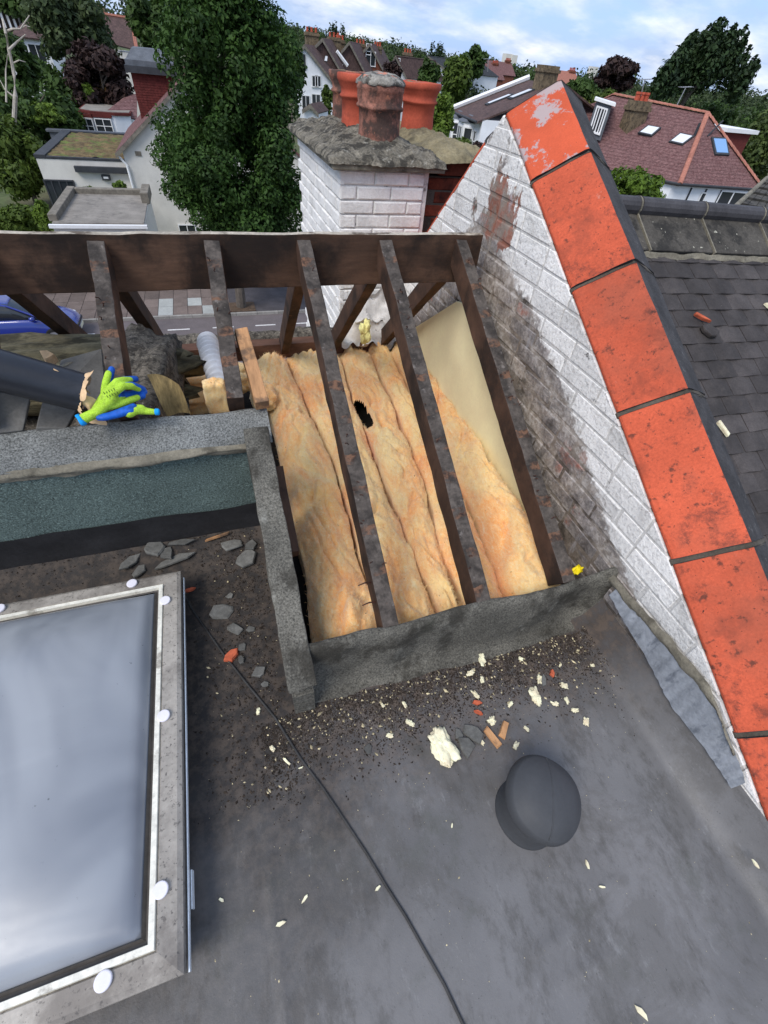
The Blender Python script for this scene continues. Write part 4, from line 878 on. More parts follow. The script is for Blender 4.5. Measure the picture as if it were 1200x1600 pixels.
foam = [(752, 1030, 38), (813, 1030, 20), (735, 1052, 22), (753, 1063, 24), (842, 1062, 38), (881, 1072, 26), (836, 1088, 46), (743, 1086, 34), (768, 1127, 32), (797, 1101, 22), (632, 1101, 20), (609, 1150, 22), (822, 1139, 18), (752, 1160, 22), (426, 1170, 22), (448, 1190, 20), (404, 1112, 22), (898, 1110, 22), (915, 1128, 30), (885, 1095, 20), (640, 1130, 22), (598, 1103, 16), (470, 1200, 10), (866, 1100, 20), (806, 1165, 22), (700, 1197, 14), (875, 1040, 16), (925, 1040, 16)]
for k, (px, py, s) in enumerate(foam):
    p = on_roof(px, py); sc = s*.0019*.26; r = random.Random(k); 
    wool_lump('foam_scrap', 'torn cream foam scrap scattered below the kerb', (p.x, p.y, p.z+.004), sc*r.uniform(.7, 1.25), sc*r.uniform(.3, .7), min(.007, sc*.4), 200+k, r.uniform(0, 3), 'foam_bit', 'foam scrap', nz=.7, group='foam scraps on the flat roof')
for k, (px, py, l) in enumerate([(438, 1443, .025), (476, 1405, .02), (917, 1350, .02), (1003, 1583, .035), (940, 1386, .018), (590, 1388, .02), (706, 1290, .012), (1180, 1350, .02), (346, 1406, .02)]):
    piece('pale_flake', 'small pale flake lying alone on the bare membrane', 'flake', px, py, l, l*.4, .004, 40*k, 'foam_bit', 300+k, 'pale flakes on the bare membrane', amp=.3)
def crumbs(name, n, mat, sampler, smin, smax):
    vs = []; fs = []
    base = np.array([(1, 0, 0), (0, 1, 0), (-1, 0, 0), (0, -1, 0), (0, 0, 1.0), (0, 0, -1.)])
    for k in range(n):
        x, y = sampler(); s = smin*(smax/smin)**(random.random()**2.2); a = random.uniform(0, 6.28)
        st = random.uniform(.7, 2.2); ca, sa = math.cos(a), math.sin(a); z = fz(x, y)+s*.1
        o = len(vs)
        for b in base:
            bx = b[0]*st*random.uniform(.5, 1.2)+random.uniform(-.2, .2); by = b[1]*random.uniform(.5, 1.2); vs.append((x+s*(bx*ca-by*sa), y+s*(bx*sa+by*ca), z+s*b[2]*.6))
        fs += [(o, o+1, o+4), (o+1, o+2, o+4), (o+2, o+3, o+4), (o+3, o, o+4)]
    m = MB(); m.v = vs; m.f = fs; m.mi = [0]*len(fs); return m.build(name, mat)
def samp_kerb():
    while True:
        x = random.uniform(-.12, 1.2); y = .60-abs(random.gauss(0, .105))+fbm((x*3, 2, 2), 1, 3)*.06
        if -.2 < y < .66: return x, y
def samp_left():
    while True:
        x = random.gauss(-.12, .09); y = random.uniform(.35, 1.55)
        if -.34 < x < -.02: return x, y
def samp_up(): return random.uniform(-1.3, -.02), 1.53-abs(random.gauss(0, .10))
def samp_all(): return random.uniform(-.3, 1.2), random.uniform(-.7, .6)
tag(crumbs('soil_crumbs', 20000, MAT['crumb'], samp_kerb, .0009, .0042), 'dark soil crumbs spread below the kerb', 'crumbs', kind='stuff')
tag(crumbs('soil_crumbs', 4000, MAT['crumb'], samp_left, .0010, .0055), 'dark grit and soil between the skylight and the side kerb', 'crumbs', kind='stuff')
tag(crumbs('soil_crumbs', 2600, MAT['crumb'], samp_up, .0010, .005), 'soil lying along the foot of the green upstand', 'crumbs', kind='stuff')
tag(crumbs('pale_crumbs', 900, MAT['crumb_pale'], samp_kerb, .001, .0065), 'pale splinters and foam specks mixed in the soil below the kerb', 'crumbs', kind='stuff')
tag(crumbs('pale_crumbs', 160, MAT['crumb_pale'], samp_left, .001, .005), 'pale specks between the skylight and the side kerb', 'crumbs', kind='stuff')
tag(crumbs('pale_crumbs', 260, MAT['crumb_pale'], samp_all, .0008, .0028), 'tiny pale specks over the open membrane', 'crumbs', kind='stuff')

# ------------------------------------------------------------------ things in the left bay
p0, p1 = yp(132, 614, 1.52), yp(-130, 545, 1.52)
pp = thing('soil_pipe', 'thick black plastic pipe with torn cream lining at its end', 'pipe', p1)
d = (p1-p0).normalized(); mb = MB(); n = 40
ringp = []
for i in range(12): ringp.append(p0+(p1-p0)*i/11)
mb.tube(ringp, .064, 36, cap=False); mb2 = MB(); mb2.tube(ringp, .058, 36, cap=False); mb2.f = [list(reversed(f)) for f in mb2.f]; mb.add(mb2.v, mb2.f)
mb.build('pipe_wall', MAT['pipe'], pp, smooth=True)
a_ = d.orthogonal().normalized(); b_ = d.cross(a_)
def tornfn(u, v):
    t = u*6.2832; sp = .5+.5*mn.noise(Vector((math.cos(t)*2.2, math.sin(t)*2.2, 3)))+.3*mn.noise(Vector((math.cos(t)*6, math.sin(t)*6, 9)))
    r = .060+.004*v+.022*v*max(0, sp-.3)*2; l = (-.012+.03*v*sp)
    q = p0-d*l*1.0+(a_*math.cos(t)+b_*math.sin(t))*r
    return tuple(q+mn.noise_vector(q*30)*.006*v)
mb = MB(); mb.grid(tornfn, 70, 6); mb.build('torn_lining', MAT['paper'], pp, smooth=True)
mb = MB()
top = p0+Vector((0, 0, .062)); 
def flapfn(u, v): 
    w = .022*(1-u)**.8+.002; q = p0-d*.012+Vector((-.002, -.004, .02))+Vector((-.045*u*u*1.2-.004, -.012, .085*u))+(-d)*((v-.5)*w*1.5)+Vector((0, 0, -.01*abs(v-.5)))
    return tuple(q+mn.noise_vector(q*40)*.005)
mb.grid(flapfn, 12, 4); 
def flap2(u, v):
    w = .020+.010*math.sin(u*9); q = p0-d*.018+Vector((.0, -.055, .035-.115*u))+(-d)*((v-.5)*w*2)+Vector((0, -.004*math.sin(v*3.1), 0)); return tuple(q+mn.noise_vector(q*45)*.007)
mb.grid(flap2, 14, 5); mb.build('torn_flap', MAT['paper'], pp, smooth=True)
# old wool, soot block, tray
p = yp(45, 540, 2.35); o = wool_lump('old_wool_roll', 'dirty olive brown wool blanket lying behind the black pipe', (p.x-.55, 2.35, p.z-.165), 1.25, .22, .15, 51, .02, 'oldwool', 'insulation', nz=.28, box=.6)
p = yp(228, 575, 2.05); o = wool_lump('sooty_insulation_block', 'soot covered insulation block right of the lime gloves', (p.x-.045, 1.98, p.z-.15), .135, .46, .19, 61, -.12, 'soot', 'insulation', nz=.16, box=.75)
q = yp(272, 622, 1.62); mb = MB()
mb.grid(lambda u, v: (lambda q2: tuple(q2+mn.noise_vector(q2*12)*.016))(Vector((q.x-.070+.09*u+.03*v, 1.60+.02*math.sin(u*3)+.04*(1-v), q.z+.09-.16*v-.05*u*(1-v)))), 20, 14)
mb.build('cut_side', MAT['woolside'], o, smooth=True)
tr = thing('vent_panel', 'dusty dark grey slotted panel lying behind the gloves', 'panel', yp(120, 590, 1.8))
A, B, C, D = yp(94, 562, 2.02), yp(158, 544, 2.02), yp(166, 640, 1.72), yp(76, 630, 1.72)
mb = MB(); mb.slab([A, B, C, D], .03); mb.build('panel_body', MAT['tray'], tr, bevel=.006)
nn = (B-A).cross(D-A).normalized(); nn = nn if nn.z > 0 else -nn
mb = MB()
for k in range(5):
    c0 = A.lerp(B, .42+.09*k).lerp(D.lerp(C, .42+.09*k), .28); c1 = A.lerp(B, .42+.09*k).lerp(D.lerp(C, .42+.09*k), .52); w = (B-A).normalized()*.006
    mb.slab([c0-w+nn*.002, c0+w+nn*.002, c1+w+nn*.002, c1-w+nn*.002], .008)
mb.build('slots', MAT['dark'], tr)
p = A.lerp(C, .18)+nn*.004; chip('mortar_crumb', 'pale mortar crumb lying on the slotted grey panel', 'crumb', p, .05, .028, .014, .2, 'mortar', nn, 91)
p = yp(80, 566, 1.95); chip('paper_scrap', 'crumpled pale scrap beside the slotted grey panel', 'scrap', p, .05, .06, .04, .2, 'paper', (0, -.3, 1), 92, amp=.4)
mb = MB(); mb.slab([yp(0, 612, 1.60), yp(47, 622, 1.60), yp(36, 672, 1.5), yp(-30, 680, 1.5)], .03); tag(mb.build('grey_board', MAT['tray'], bevel=.004), 'dusty grey board lying under the black pipe', 'board')
mb = MB(); mb.slab([yp(66, 628, 1.62), yp(120, 640, 1.62), yp(104, 668, 1.5), yp(56, 668, 1.5)], .03); tag(mb.build('dark_board', MAT['tray'], bevel=.004), 'dark board lying under the torn pipe end', 'board')
# loft stuff below so the bay reads as filled
mb = MB(); mb.grid(lambda u, v: (lambda x, y: (x, y, .18+.22*(1-v)+fbm((x*3, y*3, 2), 1, 4)*.10))(-3.2+2.95*u, 1.46+1.0*v), 60, 30)
tag(mb.build('loft_rubble', MAT['soot'], smooth=True), 'dark sooty rubble filling the left bay of the loft', 'rubble', kind='stuff')
# white hose
hp = [yp(x, y, Y) for x, y, Y in ((346, 612, 2.10), (343, 600, 2.14), (338, 580, 2.22), (332, 560, 2.31), (327, 545, 2.38), (325, 536, 2.45), (326, 531, 2.52))]
ho = []; hr = []
for i in range(len(hp)-1):
    for k in range(24):
        f = k/24; q = hp[i].lerp(hp[i+1], f); ho.append(q+mn.noise_vector(q*14)*.004); j = i*24+k; hr.append(.050+.008*math.sin(j*.62)+.002*mn.noise(q*40)-(.0 if i < 5 else .016*f))
mb = MB(); mb.tube(ho, hr, 24); tag(mb.build('flexible_hose', MAT['hose'], smooth=True), 'white ribbed flexible hose rising from the orange insulation', 'hose')
# navy cap and pale blue cloth at the eaves
p = yp(300, 551, 3.18); cpn = thing('navy_cap', 'dark navy cap showing beyond the eaves left of the white hose', 'cap', p)
mb = MB(); mb.lathe([(.062, -.05), (.066, -.02), (.060, .015), (.042, .040), (.018, .050), (.001, .052)], p, 22); rough(mb, .004, 22); mb.build('crown', MAT['navy'], cpn, smooth=True)
mb = MB(); mb.grid(lambda u, v: tuple(p+Vector((math.cos(3.5+u*2.6)*(.062+.05*v), math.sin(3.5+u*2.6)*(.062+.05*v), -.035-.012*v-.012*math.cos(u*3.1)))), 14, 4); mb.build('peak', MAT['navy'], cpn, smooth=True)
p = yp(284, 556, 3.12); chip('scrap_of_lining', 'pinkish cream scrap on the wall plate beside the navy cap', 'scrap', p+Vector((0, 0, -.01)), .10, .05, .03, .5, 'paper', (0, -.4, 1), 96, amp=.5)
p = yp(392, 535, 3.35)
def clothfn(u, v):
    w = .018+.05*v; a = (u-.5)*2; q = p+Vector((a*w, -.03*math.cos(a*1.5)-.02*v, .065-.14*v)); return tuple(q+Vector((.01*v, .008*math.sin(u*34)*v, 0)))
mb = MB(); mb.grid(clothfn, 40, 14); ob = mb.build('blue_cloth', MAT['bluecloth'], smooth=True); ob.modifiers.new('thick', 'SOLIDIFY').thickness = .006
tag(ob, 'pale blue striped cloth hanging at the front eaves', 'cloth')

# ------------------------------------------------------------------ gloves
lime = M('lime_knit', S(180, 222, 64, .84), .95, .14, 30, .5, 220, .9, .003, layers=[dict(c=S(104, 120, 52), s=18, lo=.56, hi=.70, a=.6), dict(c=S(206, 236, 110), s=260, lo=.5, hi=.62, a=.4)]); blue = M('blue_latex', S(22, 92, 190), .55, .3, 12, .2, 80, .4, .002, layers=[dict(c=S(18, 48, 104), s=14, lo=.5, hi=.66, a=.7)]); cyan = M('bright_blue_hem', S(20, 150, 226), .8, .1, 40, .2, 90, .4)
def gp(x, y, Y): return yp(100+x/7.06, 560+y/7.06, Y)
def soft(mb, name, mat, parent, vox=.0032):
    o = mb.build(name, mat, parent, smooth=True)
    r = o.modifiers.new('join', 'REMESH'); r.mode = 'VOXEL'; r.voxel_size = vox; r.use_smooth_shade = True
    s = o.modifiers.new('relax', 'SMOOTH'); s.factor = .5; s.iterations = 5
    return o
def fing(mb, pts, r0, r1, n=12):
    m = len(pts); mb.tube(pts, [r0+(r1-r0)*i/(m-1) for i in range(m)], n); 
    mb.lathe([(r1*math.cos(t)*.999+1e-5, r1*math.sin(t)) for t in (0, .5, 1.0, 1.4)], pts[-1], n, (Vector(pts[-1])-Vector(pts[-2])))
    mb.lathe([(r0*math.cos(t)*.999+1e-5, r0*math.sin(t)) for t in (0, .6, 1.2)], pts[0], n, (Vector(pts[0])-Vector(pts[1])))
wr = gp(395, 575, 1.445)
gl = thing('work_glove', 'lime green knitted work glove lying fingers to the right on the felt capping', 'glove', wr)
FNG = dict(
    thumb=[gp(450, 470, 1.47), gp(455, 330, 1.50), gp(470, 240, 1.515), gp(490, 165, 1.53)],
    index=[gp(440, 470, 1.46), gp(520, 330, 1.48), gp(590, 255, 1.50), gp(660, 240, 1.515), gp(730, 235, 1.53)],
    middle=[gp(440, 490, 1.455), gp(560, 370, 1.47), gp(650, 305, 1.485), gp(740, 305, 1.50), gp(820, 335, 1.52)],
    ring=[gp(440, 510, 1.455), gp(560, 430, 1.475), gp(650, 400, 1.50), gp(740, 395, 1.52), gp(840, 378, 1.53)],
    little=[gp(430, 530, 1.45), gp(560, 515, 1.46), gp(650, 490, 1.47), gp(740, 455, 1.485), gp(810, 432, 1.50)])
mb = MB()
for k, P in FNG.items():
    if k == 'ring': fing(mb, P[:3], .013, .011)
    else: fing(mb, P, .015 if k != 'thumb' else .014, .0105)
fing(mb, [gp(300, 625, 1.43), gp(370, 585, 1.44), gp(450, 520, 1.455), gp(520, 440, 1.465)], .014, .022)
fing(mb, [gp(340, 580, 1.445), gp(420, 460, 1.47), gp(480, 380, 1.48)], .012, .016)
fing(mb, [gp(215, 665, 1.425), gp(270, 640, 1.43), gp(340, 605, 1.437), gp(420, 560, 1.45)], .017, .016)
soft(mb, 'knitted_back', lime, gl)
mb = MB(); off = Vector((.005, .010, -.004))
for k, P in FNG.items():
    P2 = [q+off*(1.0 if k != 'ring' else .2) for q in P]; e = (P2[-1]-P2[-2]).normalized()
    fing(mb, P2[1:]+[P2[-1]+e*.012], .0125, .0108)
fing(mb, [gp(420, 540, 1.46)+off, gp(520, 460, 1.475)+off, gp(600, 430, 1.485)+off], .016, .016)
soft(mb, 'coated_palm', blue, gl)
dcu = (gp(190, 690, 1.42)-gp(300, 625, 1.43)).normalized(); mb = MB(); mb.lathe([(.013, -.006), (.0195, -.004), (.0200, .004), (.018, .008), (.012, .006), (.004, -.002)], gp(196, 676, 1.422), 20, dcu); rough(mb, .003, 60); mb.build('cuff_hem', cyan, gl, smooth=True)
mb = MB(); ux = (gp(590, 340, 1.45)-gp(430, 400, 1.45)).normalized(); uy = (gp(560, 300, 1.45)-gp(600, 360, 1.45)).normalized(); base = gp(445, 405, 1.448); nv = ux.cross(uy)
for r_ in range(2):
    for k in range(5):
        q = base+ux*(.0085*k+.002*r_)-uy*(.014*r_)+Vector((.004, -.0045, .005)); w = .0012; hgt = .009 if k % 2 == 0 else .007
        mb.slab([q-ux*w, q+ux*w, q+ux*w+uy*hgt, q-ux*w+uy*hgt], .0008)
mb.build('printed_mark', M('faded_print', S(92, 120, 48), .9), gl)
g2 = thing('work_glove', 'second lime glove tucked underneath with its blue palm up', 'glove', gp(600, 600, 1.44))
mb = MB(); fing(mb, [gp(390, 655, 1.425), gp(520, 625, 1.43), gp(650, 575, 1.44), gp(770, 530, 1.455)], .011, .011); fing(mb, [gp(430, 660, 1.42), gp(600, 620, 1.43), gp(740, 575, 1.44)], .010, .012); soft(mb, 'coated_palm', blue, g2)
mb = MB(); fing(mb, [gp(720, 600, 1.44), gp(800, 570, 1.45), gp(900, 580, 1.455), gp(1000, 590, 1.45)], .017, .010); fing(mb, [gp(700, 610, 1.44), gp(800, 540, 1.46), gp(860, 545, 1.46)], .012, .011); soft(mb, 'knitted_cuff', lime, g2)
mb = MB(); mb.lathe([(.008, -.006), (.0115, -.003), (.0115, .006), (.009, .010), (.003, .006)], gp(1020, 590, 1.449), 16, gp(1060, 592, 1.449)-gp(1000, 590, 1.45)); mb.build('cuff_hem', cyan, g2, smooth=True)

# ------------------------------------------------------------------ chimney stack
ch = thing('chimney_stack', 'white painted brick chimney stack with four terracotta pots', 'chimney', (1.1, 3.9, -.6))
CX0, CX1, CY0, CY1, CT = .79, 1.372, 3.20, 4.62, 1.115
mb = MB(); mb.box(CX0+.012, CX1, CY0+.012, CY1, -1.6, CT); mb.build('stack_core', MAT['white_mortar'], ch)
mb = MB(); mb.box(CX1+.005, 1.76, CY0+.10, CY1-.1, -1.0, CT-.03); mb.build('unpainted_core', MAT['mortar_dark'], ch)
wb = [brick_mesh([(-BL/2, -BH/2), (BL/2, -BH/2), (BL/2, BH/2), (-BL/2, BH/2)], 0, .03, 50+k, .007, .003).mesh('brick', MAT['white_brick']) for k in range(5)]
hb = [brick_mesh([(-.051, -BH/2), (.051, -BH/2), (.051, BH/2), (-.051, BH/2)], 0, .03, 60+k, .007, .003).mesh('brick', MAT['white_brick']) for k in range(3)]
rbm = [brick_mesh([(-BL/2, -BH/2), (BL/2, -BH/2), (BL/2, BH/2), (-BL/2, BH/2)], 0, .03, 70+k, .005, .003).mesh('brick', MAT['red_brick']) for k in range(4)]
QF = Matrix.Rotation(R(90), 3, 'Z'); nbk = 0
for r_ in range(21):
    z = CT-.04-r_*.0755
    if z > -.45:
        y = CY0+(0 if r_ % 2 else .108)
        if not r_ % 2: inst('brick', random.choice(hb), ch, (CX0+random.uniform(-.003, .002), CY0+.052, z)); nbk += 1
        while y+.1 < CY1:
            inst('brick', random.choice(wb), ch, (CX0+random.uniform(-.003, .002), y+BL/2, z)); y += BL+.009; nbk += 1
    if z > -.3:
        x = CX0+(.112 if r_ % 2 else 0)
        if r_ % 2: inst('brick', random.choice(hb), ch, (CX0+.054, CY0+random.uniform(-.003, .002), z), QF); nbk += 1
        while x+BL < CX1+.03:
            inst('brick', random.choice(wb), ch, (x+BL/2+.002, CY0+random.uniform(-.003, .002), z), QF); x += BL+.009; nbk += 1
        if x+.09 < CX1: inst('brick', random.choice(hb), ch, (x+.053, CY0, z), QF); nbk += 1
    if z > .55:
        for k in range(2 if not r_ % 2 else 1): inst('brick', random.choice(rbm), ch, (CX1+.11+.195*k+(.09 if r_ % 2 else 0), CY0+.095+random.uniform(-.003, .003), z-.03), QF); nbk += 1
print('chimney bricks', nbk)
def flaunch(name, x0, x1, y0, y1, z0, hgt, mat, seed, nx=70, ny=80):
    def fn(u, v):
        x = x0+(x1-x0)*u; y = y0+(y1-y0)*v; m = min(u, 1-u)*(x1-x0); m2 = min(v, 1-v)*(y1-y0); m = min(m, m2)
        k = min(1, m/.46); k = k*(1.6-.6*k); z = z0+hgt*k+(fbm((x*7, y*7, seed), 1, 4)*.022+abs(fbm((x*22, y*12, seed), 1, 3))*.018)*min(1, .25+m/.1)
        if m < .004: z -= .02
        e = fbm((x*5, y*5, seed+4), 1, 3)*.016
        return (x+e, y+e, z)
    mb = MB(); mb.grid(fn, nx, ny); return mb.build(name, mat, ch, smooth=True)
flaunch('mortar_cap', CX0-.07, 1.46, CY0-.07, CY1+.07, CT+.052, .115, MAT['flaunch'], 3)
flaunch('tan_mortar_cap', 1.36, 1.84, CY0-.02, CY1, CT+.075, .10, MAT['flaunch_tan'], 8)
mb = MB(); mb.box(CX0-.055, 1.45, CY0-.055, CY1+.05, CT+.004, CT+.05); rough(mb, .006, 7); mb.build('oversailing_course', MAT['mortar'], ch, bevel=.006)
mb = MB(); mb.box(1.46, 1.81, CY0+.06, CY1, CT-.02, CT+.055); mb.build('red_oversailing_course', MAT['red_brick'], ch, bevel=.006)
def pot(x, y, z, k, mat, capmat=None, h=.30, body=.112, rim=.150, seed=0, lab=None):
    pr = [(body*1.06, -.04), (body*1.03, 0), (body*.99, h*.30), (body*1.0, h*.56), (body*1.10, h*.585), (body*1.12, h*.62), (body*1.03, h*.66), (body*1.06, h*.74), (rim*.96, h*.86), (rim, h*.89), (rim*1.0, h*.985), (rim*.97, h), (rim*.80, h*1.0), (rim*.76, h*.97), (rim*.7, h*.8)]
    mb = MB(); mb.lathe([(r, zz) for r, zz in pr], (x, y, z), 40); rough(mb, .006, 9); o = mb.build('chimney_pot', mat, ch, smooth=True)
    if lab: o['label'] = lab
    mb = MB()
    if capmat:
        mb.lathe([(rim*.95, h*.97), (rim*1.03, h*.985), (rim*1.0, h*1.03), (rim*.86, h*1.10), (rim*.6, h*1.145), (rim*.25, h*1.165), (.001, h*1.17)], (x, y, z), 40); rough(mb, .012, 22); mb.build('pot_lid', capmat, o, smooth=True)
    else:
        mb.lathe([(rim*.8, h*.96), (rim*.6, h*.985), (rim*.3, h*.97), (.001, h*.98)], (x, y, z), 24); rough(mb, .016, 16); mb.build('rubble_fill', MAT['flaunch_tan'], o, smooth=True)
pot(1.10, 3.46, 1.225, 0, MAT['pot_dark'], MAT['pot_cap'], .265, .128, .142, lab='weathered brown chimney pot with lichened dome top')
pot(1.085, 3.90, 1.235, 1, MAT['pot_orange'], None, .275, .108, .140)
pot(1.125, 4.34, 1.235, 2, MAT['pot_dark'], None, .275, .110, .138)
pot(1.60, 4.09, 1.235, 3, MAT['pot_orange'], None, .262, .118, .148)
# white render flashing where the stack meets the front slope
mb = MB(); mb.grid(lambda u, v: (CX0-.02+.66*u, CY0-.06-.12*v+fbm((u*4, v*3, 2), 1, 3)*.05, .42-.32*v+fbm((u*5, v*4, 7), 1, 3)*.08), 40, 20)
mb.build('render_fillet', MAT['white_mortar'], ch, smooth=True)
# ------------------------------------------------------------------ ground, street
G = -6.9
def depth(p): return (Vector(p)-Vector((0, 0, CAMZ))).dot(Vector(CF))
_tops = [(0, -30), (200, 0), (445, 38), (520, 52), (600, 66), (700, 88), (800, 104), (900, 122), (1000, 128), (1100, 138), (1200, 152)]
_az = []; _el = []
for x, y in _tops:
    d = _ray(x, y); _az.append(math.atan2(d[0], d[1])); _el.append(d[2]/math.hypot(d[0], d[1]))
def sky_el(az): return float(np.interp(az, _az, _el))
def sm(t): t = max(0, min(1, t)); return t*t*(3-2*t)
def terr(x, y):
    r = math.hypot(x, y); az = math.atan2(x, y)
    if y < 0: return G
    rt = 330; el = sky_el(max(-1.0, min(1.35, az)))
    top = CAMZ+rt*el-11
    w = sm((1.45-abs(az-.0))/.25) if abs(az) > 1.2 else 1
    return G+(max(G, top)-G)*sm((r-95)/(rt-95))*w*(1 if r < 420 else max(0, 1-(r-420)/500))
mb = MB(); rad = [0, 6, 14, 30, 50, 70, 95, 120, 150, 180, 215, 250, 290, 330, 380, 450, 600, 900, 1500, 2600, 4200]; NA = 96
def tfn(u, v):
    r = rad[int(round(v*(len(rad)-1)))]; a = u*6.283185; x, y = r*math.sin(a), r*math.cos(a); return (x, y, terr(x, y))
mb.grid(tfn, NA, len(rad)-1); tag(mb.build('ground', MAT['gardens'], smooth=True, origin=(0, 0, G)), kind='structure')
YK = zp(440, 491, G).y            # far kerb
mb = MB(); mb.box(-60, 60, 5.2, YK, G-.2, G+.02); road = tag(mb.build('road', MAT['asphalt'], origin=(0, 10, G)), kind='structure')
for k in range(14):
    p = zp(262+66*(k-3), 526, G+.026); mb = MB(); x = zp(262, 526, G).x+1.75*(k-4); mb.box(x, x+.85, p.y-.045 if k == 0 else YD-.045, (p.y if k == 0 else YD)+.045, G+.024, G+.026)
    if k == 0: YD = p.y
    mb.build('road_marking', MAT['roadpaint'], road)
pv = MB(); pv.box(-60, 60, YK+.13, YK+3.6, G-.2, G+.09); pav = tag(pv.build('pavement', MAT['tarpath'], origin=(0, YK, G)), kind='structure')
ks = []
for k in range(3):
    mb = MB(); mb.box(-.45, .45, 0, .13, 0, .125); ks.append(mb.mesh('kerb_stone', MAT['kerbstone']))
for k in range(-14, 16): inst('kerb_stone', ks[k % 3], pav, (k*.915, YK, G))
sl1 = MB(); sl1.box(-.29, .29, -.44, .44, 0, .025); sl1 = sl1.mesh('paving_slab', MAT['slab']); sl2 = MB(); sl2.box(-.29, .29, -.44, .44, 0, .025); sl2 = sl2.mesh('paving_slab', MAT['slab_grey'])
sl3 = MB(); sl3.box(-.29, .29, -.215, .215, 0, .025); sl3 = sl3.mesh('paving_slab', MAT['slab_grey'])
sx0 = zp(249, 484, G).x
for i in range(-16, 5):
    for j in range(4):
        x = sx0+.29+.60*i; y = YK+.62+.90*j
        pal = (i, j) in ((0, 0), (0, 1), (2, 1), (3, 0)) or (i == -9 and j == 2)
        o = inst('paving_slab', sl2 if pal else sl1, pav, (x+(.0 if j % 2 else .0), y, G+.088+random.uniform(-.004, .004)))
        if pal: o['label'] = 'pale grey replacement slab'
mb = MB(); mb.box(-.55, .55, -.5, .5, 0, .03); p = zp(380, 486, G); tp = mb.mesh('tree_pit', MAT['soil']); inst('tree_pit', tp, pav, (p.x, YK+.75, G+.088))
mb = MB(); mb.box(-40, 10, YK+3.7, YK+3.95, G, G+.75); tag(mb.build('garden_wall', MAT['render'], bevel=.02), 'low white garden wall behind the paved footway', 'wall')

# ------------------------------------------------------------------ vegetation
def leaf_cloud(pts, nrm, size, rs, fold=.25):
    n = len(pts); a = rs.normal(size=(n, 3)); nrm = nrm+a*.55; nrm /= np.linalg.norm(nrm, axis=1)[:, None]
    t = np.cross(nrm, rs.normal(size=(n, 3))); t /= np.linalg.norm(t, axis=1)[:, None]; b = np.cross(nrm, t)
    s = (size*rs.uniform(.6, 1.35, n))[:, None]
    v = np.stack([pts-t*s, pts+b*s*.55+nrm*s*fold, pts+t*s, pts-b*s*.55+nrm*s*fold], 1).reshape(-1, 3)
    return v
def cloud_mesh(name, v, mat, origin=(0, 0, 0)):
    v = (v-np.array(origin)).astype(np.float32); n = len(v)//4; me = bpy.data.meshes.new(name)
    me.vertices.add(len(v)); me.vertices.foreach_set('co', v.ravel()); me.loops.add(n*4); me.loops.foreach_set('vertex_index', np.arange(n*4, dtype=np.int32))
    me.polygons.add(n); me.polygons.foreach_set('loop_start', np.arange(0, n*4, 4, dtype=np.int32)); me.materials.append(mat); me.update(calc_edges=True); return me
def crown_points(n, c, rx, ry, rz, rs, blobs=26, blob=.34, shape='round', core=.15):
    c = np.array(c); out = []; nr_ = []; B = []
    for k in range(blobs):
        d = rs.normal(size=3); d /= np.linalg.norm(d); rr = rs.uniform(.45, .82)
        h = d[2]*rr
        if shape == 'cone': w = max(.12, (1-h)/1.7)
        elif shape == 'column': w = .95*math.sqrt(max(.05, 1-abs(h)**3))
        else: w = 1
        B.append((np.array([d[0]*rr*w, d[1]*rr*w, h]), blob*rs.uniform(.65, 1.25)*(w if shape == 'cone' else 1)))
    wts = np.array([b[1]**2 for b in B]); wts /= wts.sum(); idx = rs.choice(len(B), n, p=wts)
    d = rs.normal(size=(n, 3)); d /= np.linalg.norm(d, axis=1)[:, None]
    rad_ = rs.uniform(core, 1, n)**.4
    bc = np.array([B[i][0] for i in idx]); br = np.array([B[i][1] for i in idx])
    lob = 1+.28*np.sin(d[:, 0]*5+idx)*np.sin(d[:, 1]*6+idx*2)*np.sin(d[:, 2]*5+idx*3)
    p = bc+d*(br*rad_*lob)[:, None]
    nn = d*.8+np.array([0, 0, .45])
    return c+p*np.array([rx, ry, rz]), nn
def trunk_mb(base, top, r, rs, limbs=6, spread=2.0):
    mb = MB(); base = Vector(base); top = Vector(top); pts = [base.lerp(top, t)+Vector((rs.normal()*.05*r*8, rs.normal()*.05*r*8, 0))*(t > 0) for t in (0, .25, .5, .75, 1)]
    mb.tube(pts, [r*1.3, r, r*.8, r*.6, r*.3], 9)
    for k in range(limbs):
        t = rs.uniform(.35, .9); s = base.lerp(top, t); a = rs.uniform(0, 6.28); e = s+Vector((math.cos(a)*spread, math.sin(a)*spread, spread*rs.uniform(.5, 1)))*rs.uniform(.5, .9)
        mb.tube([s, s.lerp(e, .5)+Vector((0, 0, .1*spread)), e], [r*.45, r*.3, r*.1], 6)
    return mb
def tree(name, lab, cat, px, yt, yb, hw, Y, leaf, n, size, seed, shape='round', blobs=26, blob=.34, group=None, depthk=1.0, trunk=True):
    rs = np.random.default_rng(seed); m = yp(px, (yt+yb)/2, Y); dp = depth(m); rx = hw*dp/FPX; zt0, zb0 = yp(px, yt, Y).z, yp(px, yb, Y).z
    zb0 = max(zb0, terr(m.x, Y)+.2); c = Vector((m.x, Y, (zt0+zb0)/2)); rz = (zt0-zb0)/2
    g = terr(m.x, Y); o = thing(name, lab, cat, (m.x, Y, g), group=group)
    p, nn = crown_points(n, c, rx, rx*depthk, rz, rs, blobs, blob, shape)
    me = cloud_mesh('crown', leaf_cloud(p, nn, size, rs), LEAF[leaf], (m.x, Y, g)); inst('crown', me, o, (m.x, Y, g))
    if trunk: trunk_mb((m.x, Y, g), (m.x, Y, c.z+rz*.35), max(.06, rx*.07), rs, 7, rx*.7).build('trunk', MAT['bark'], o)
    return o
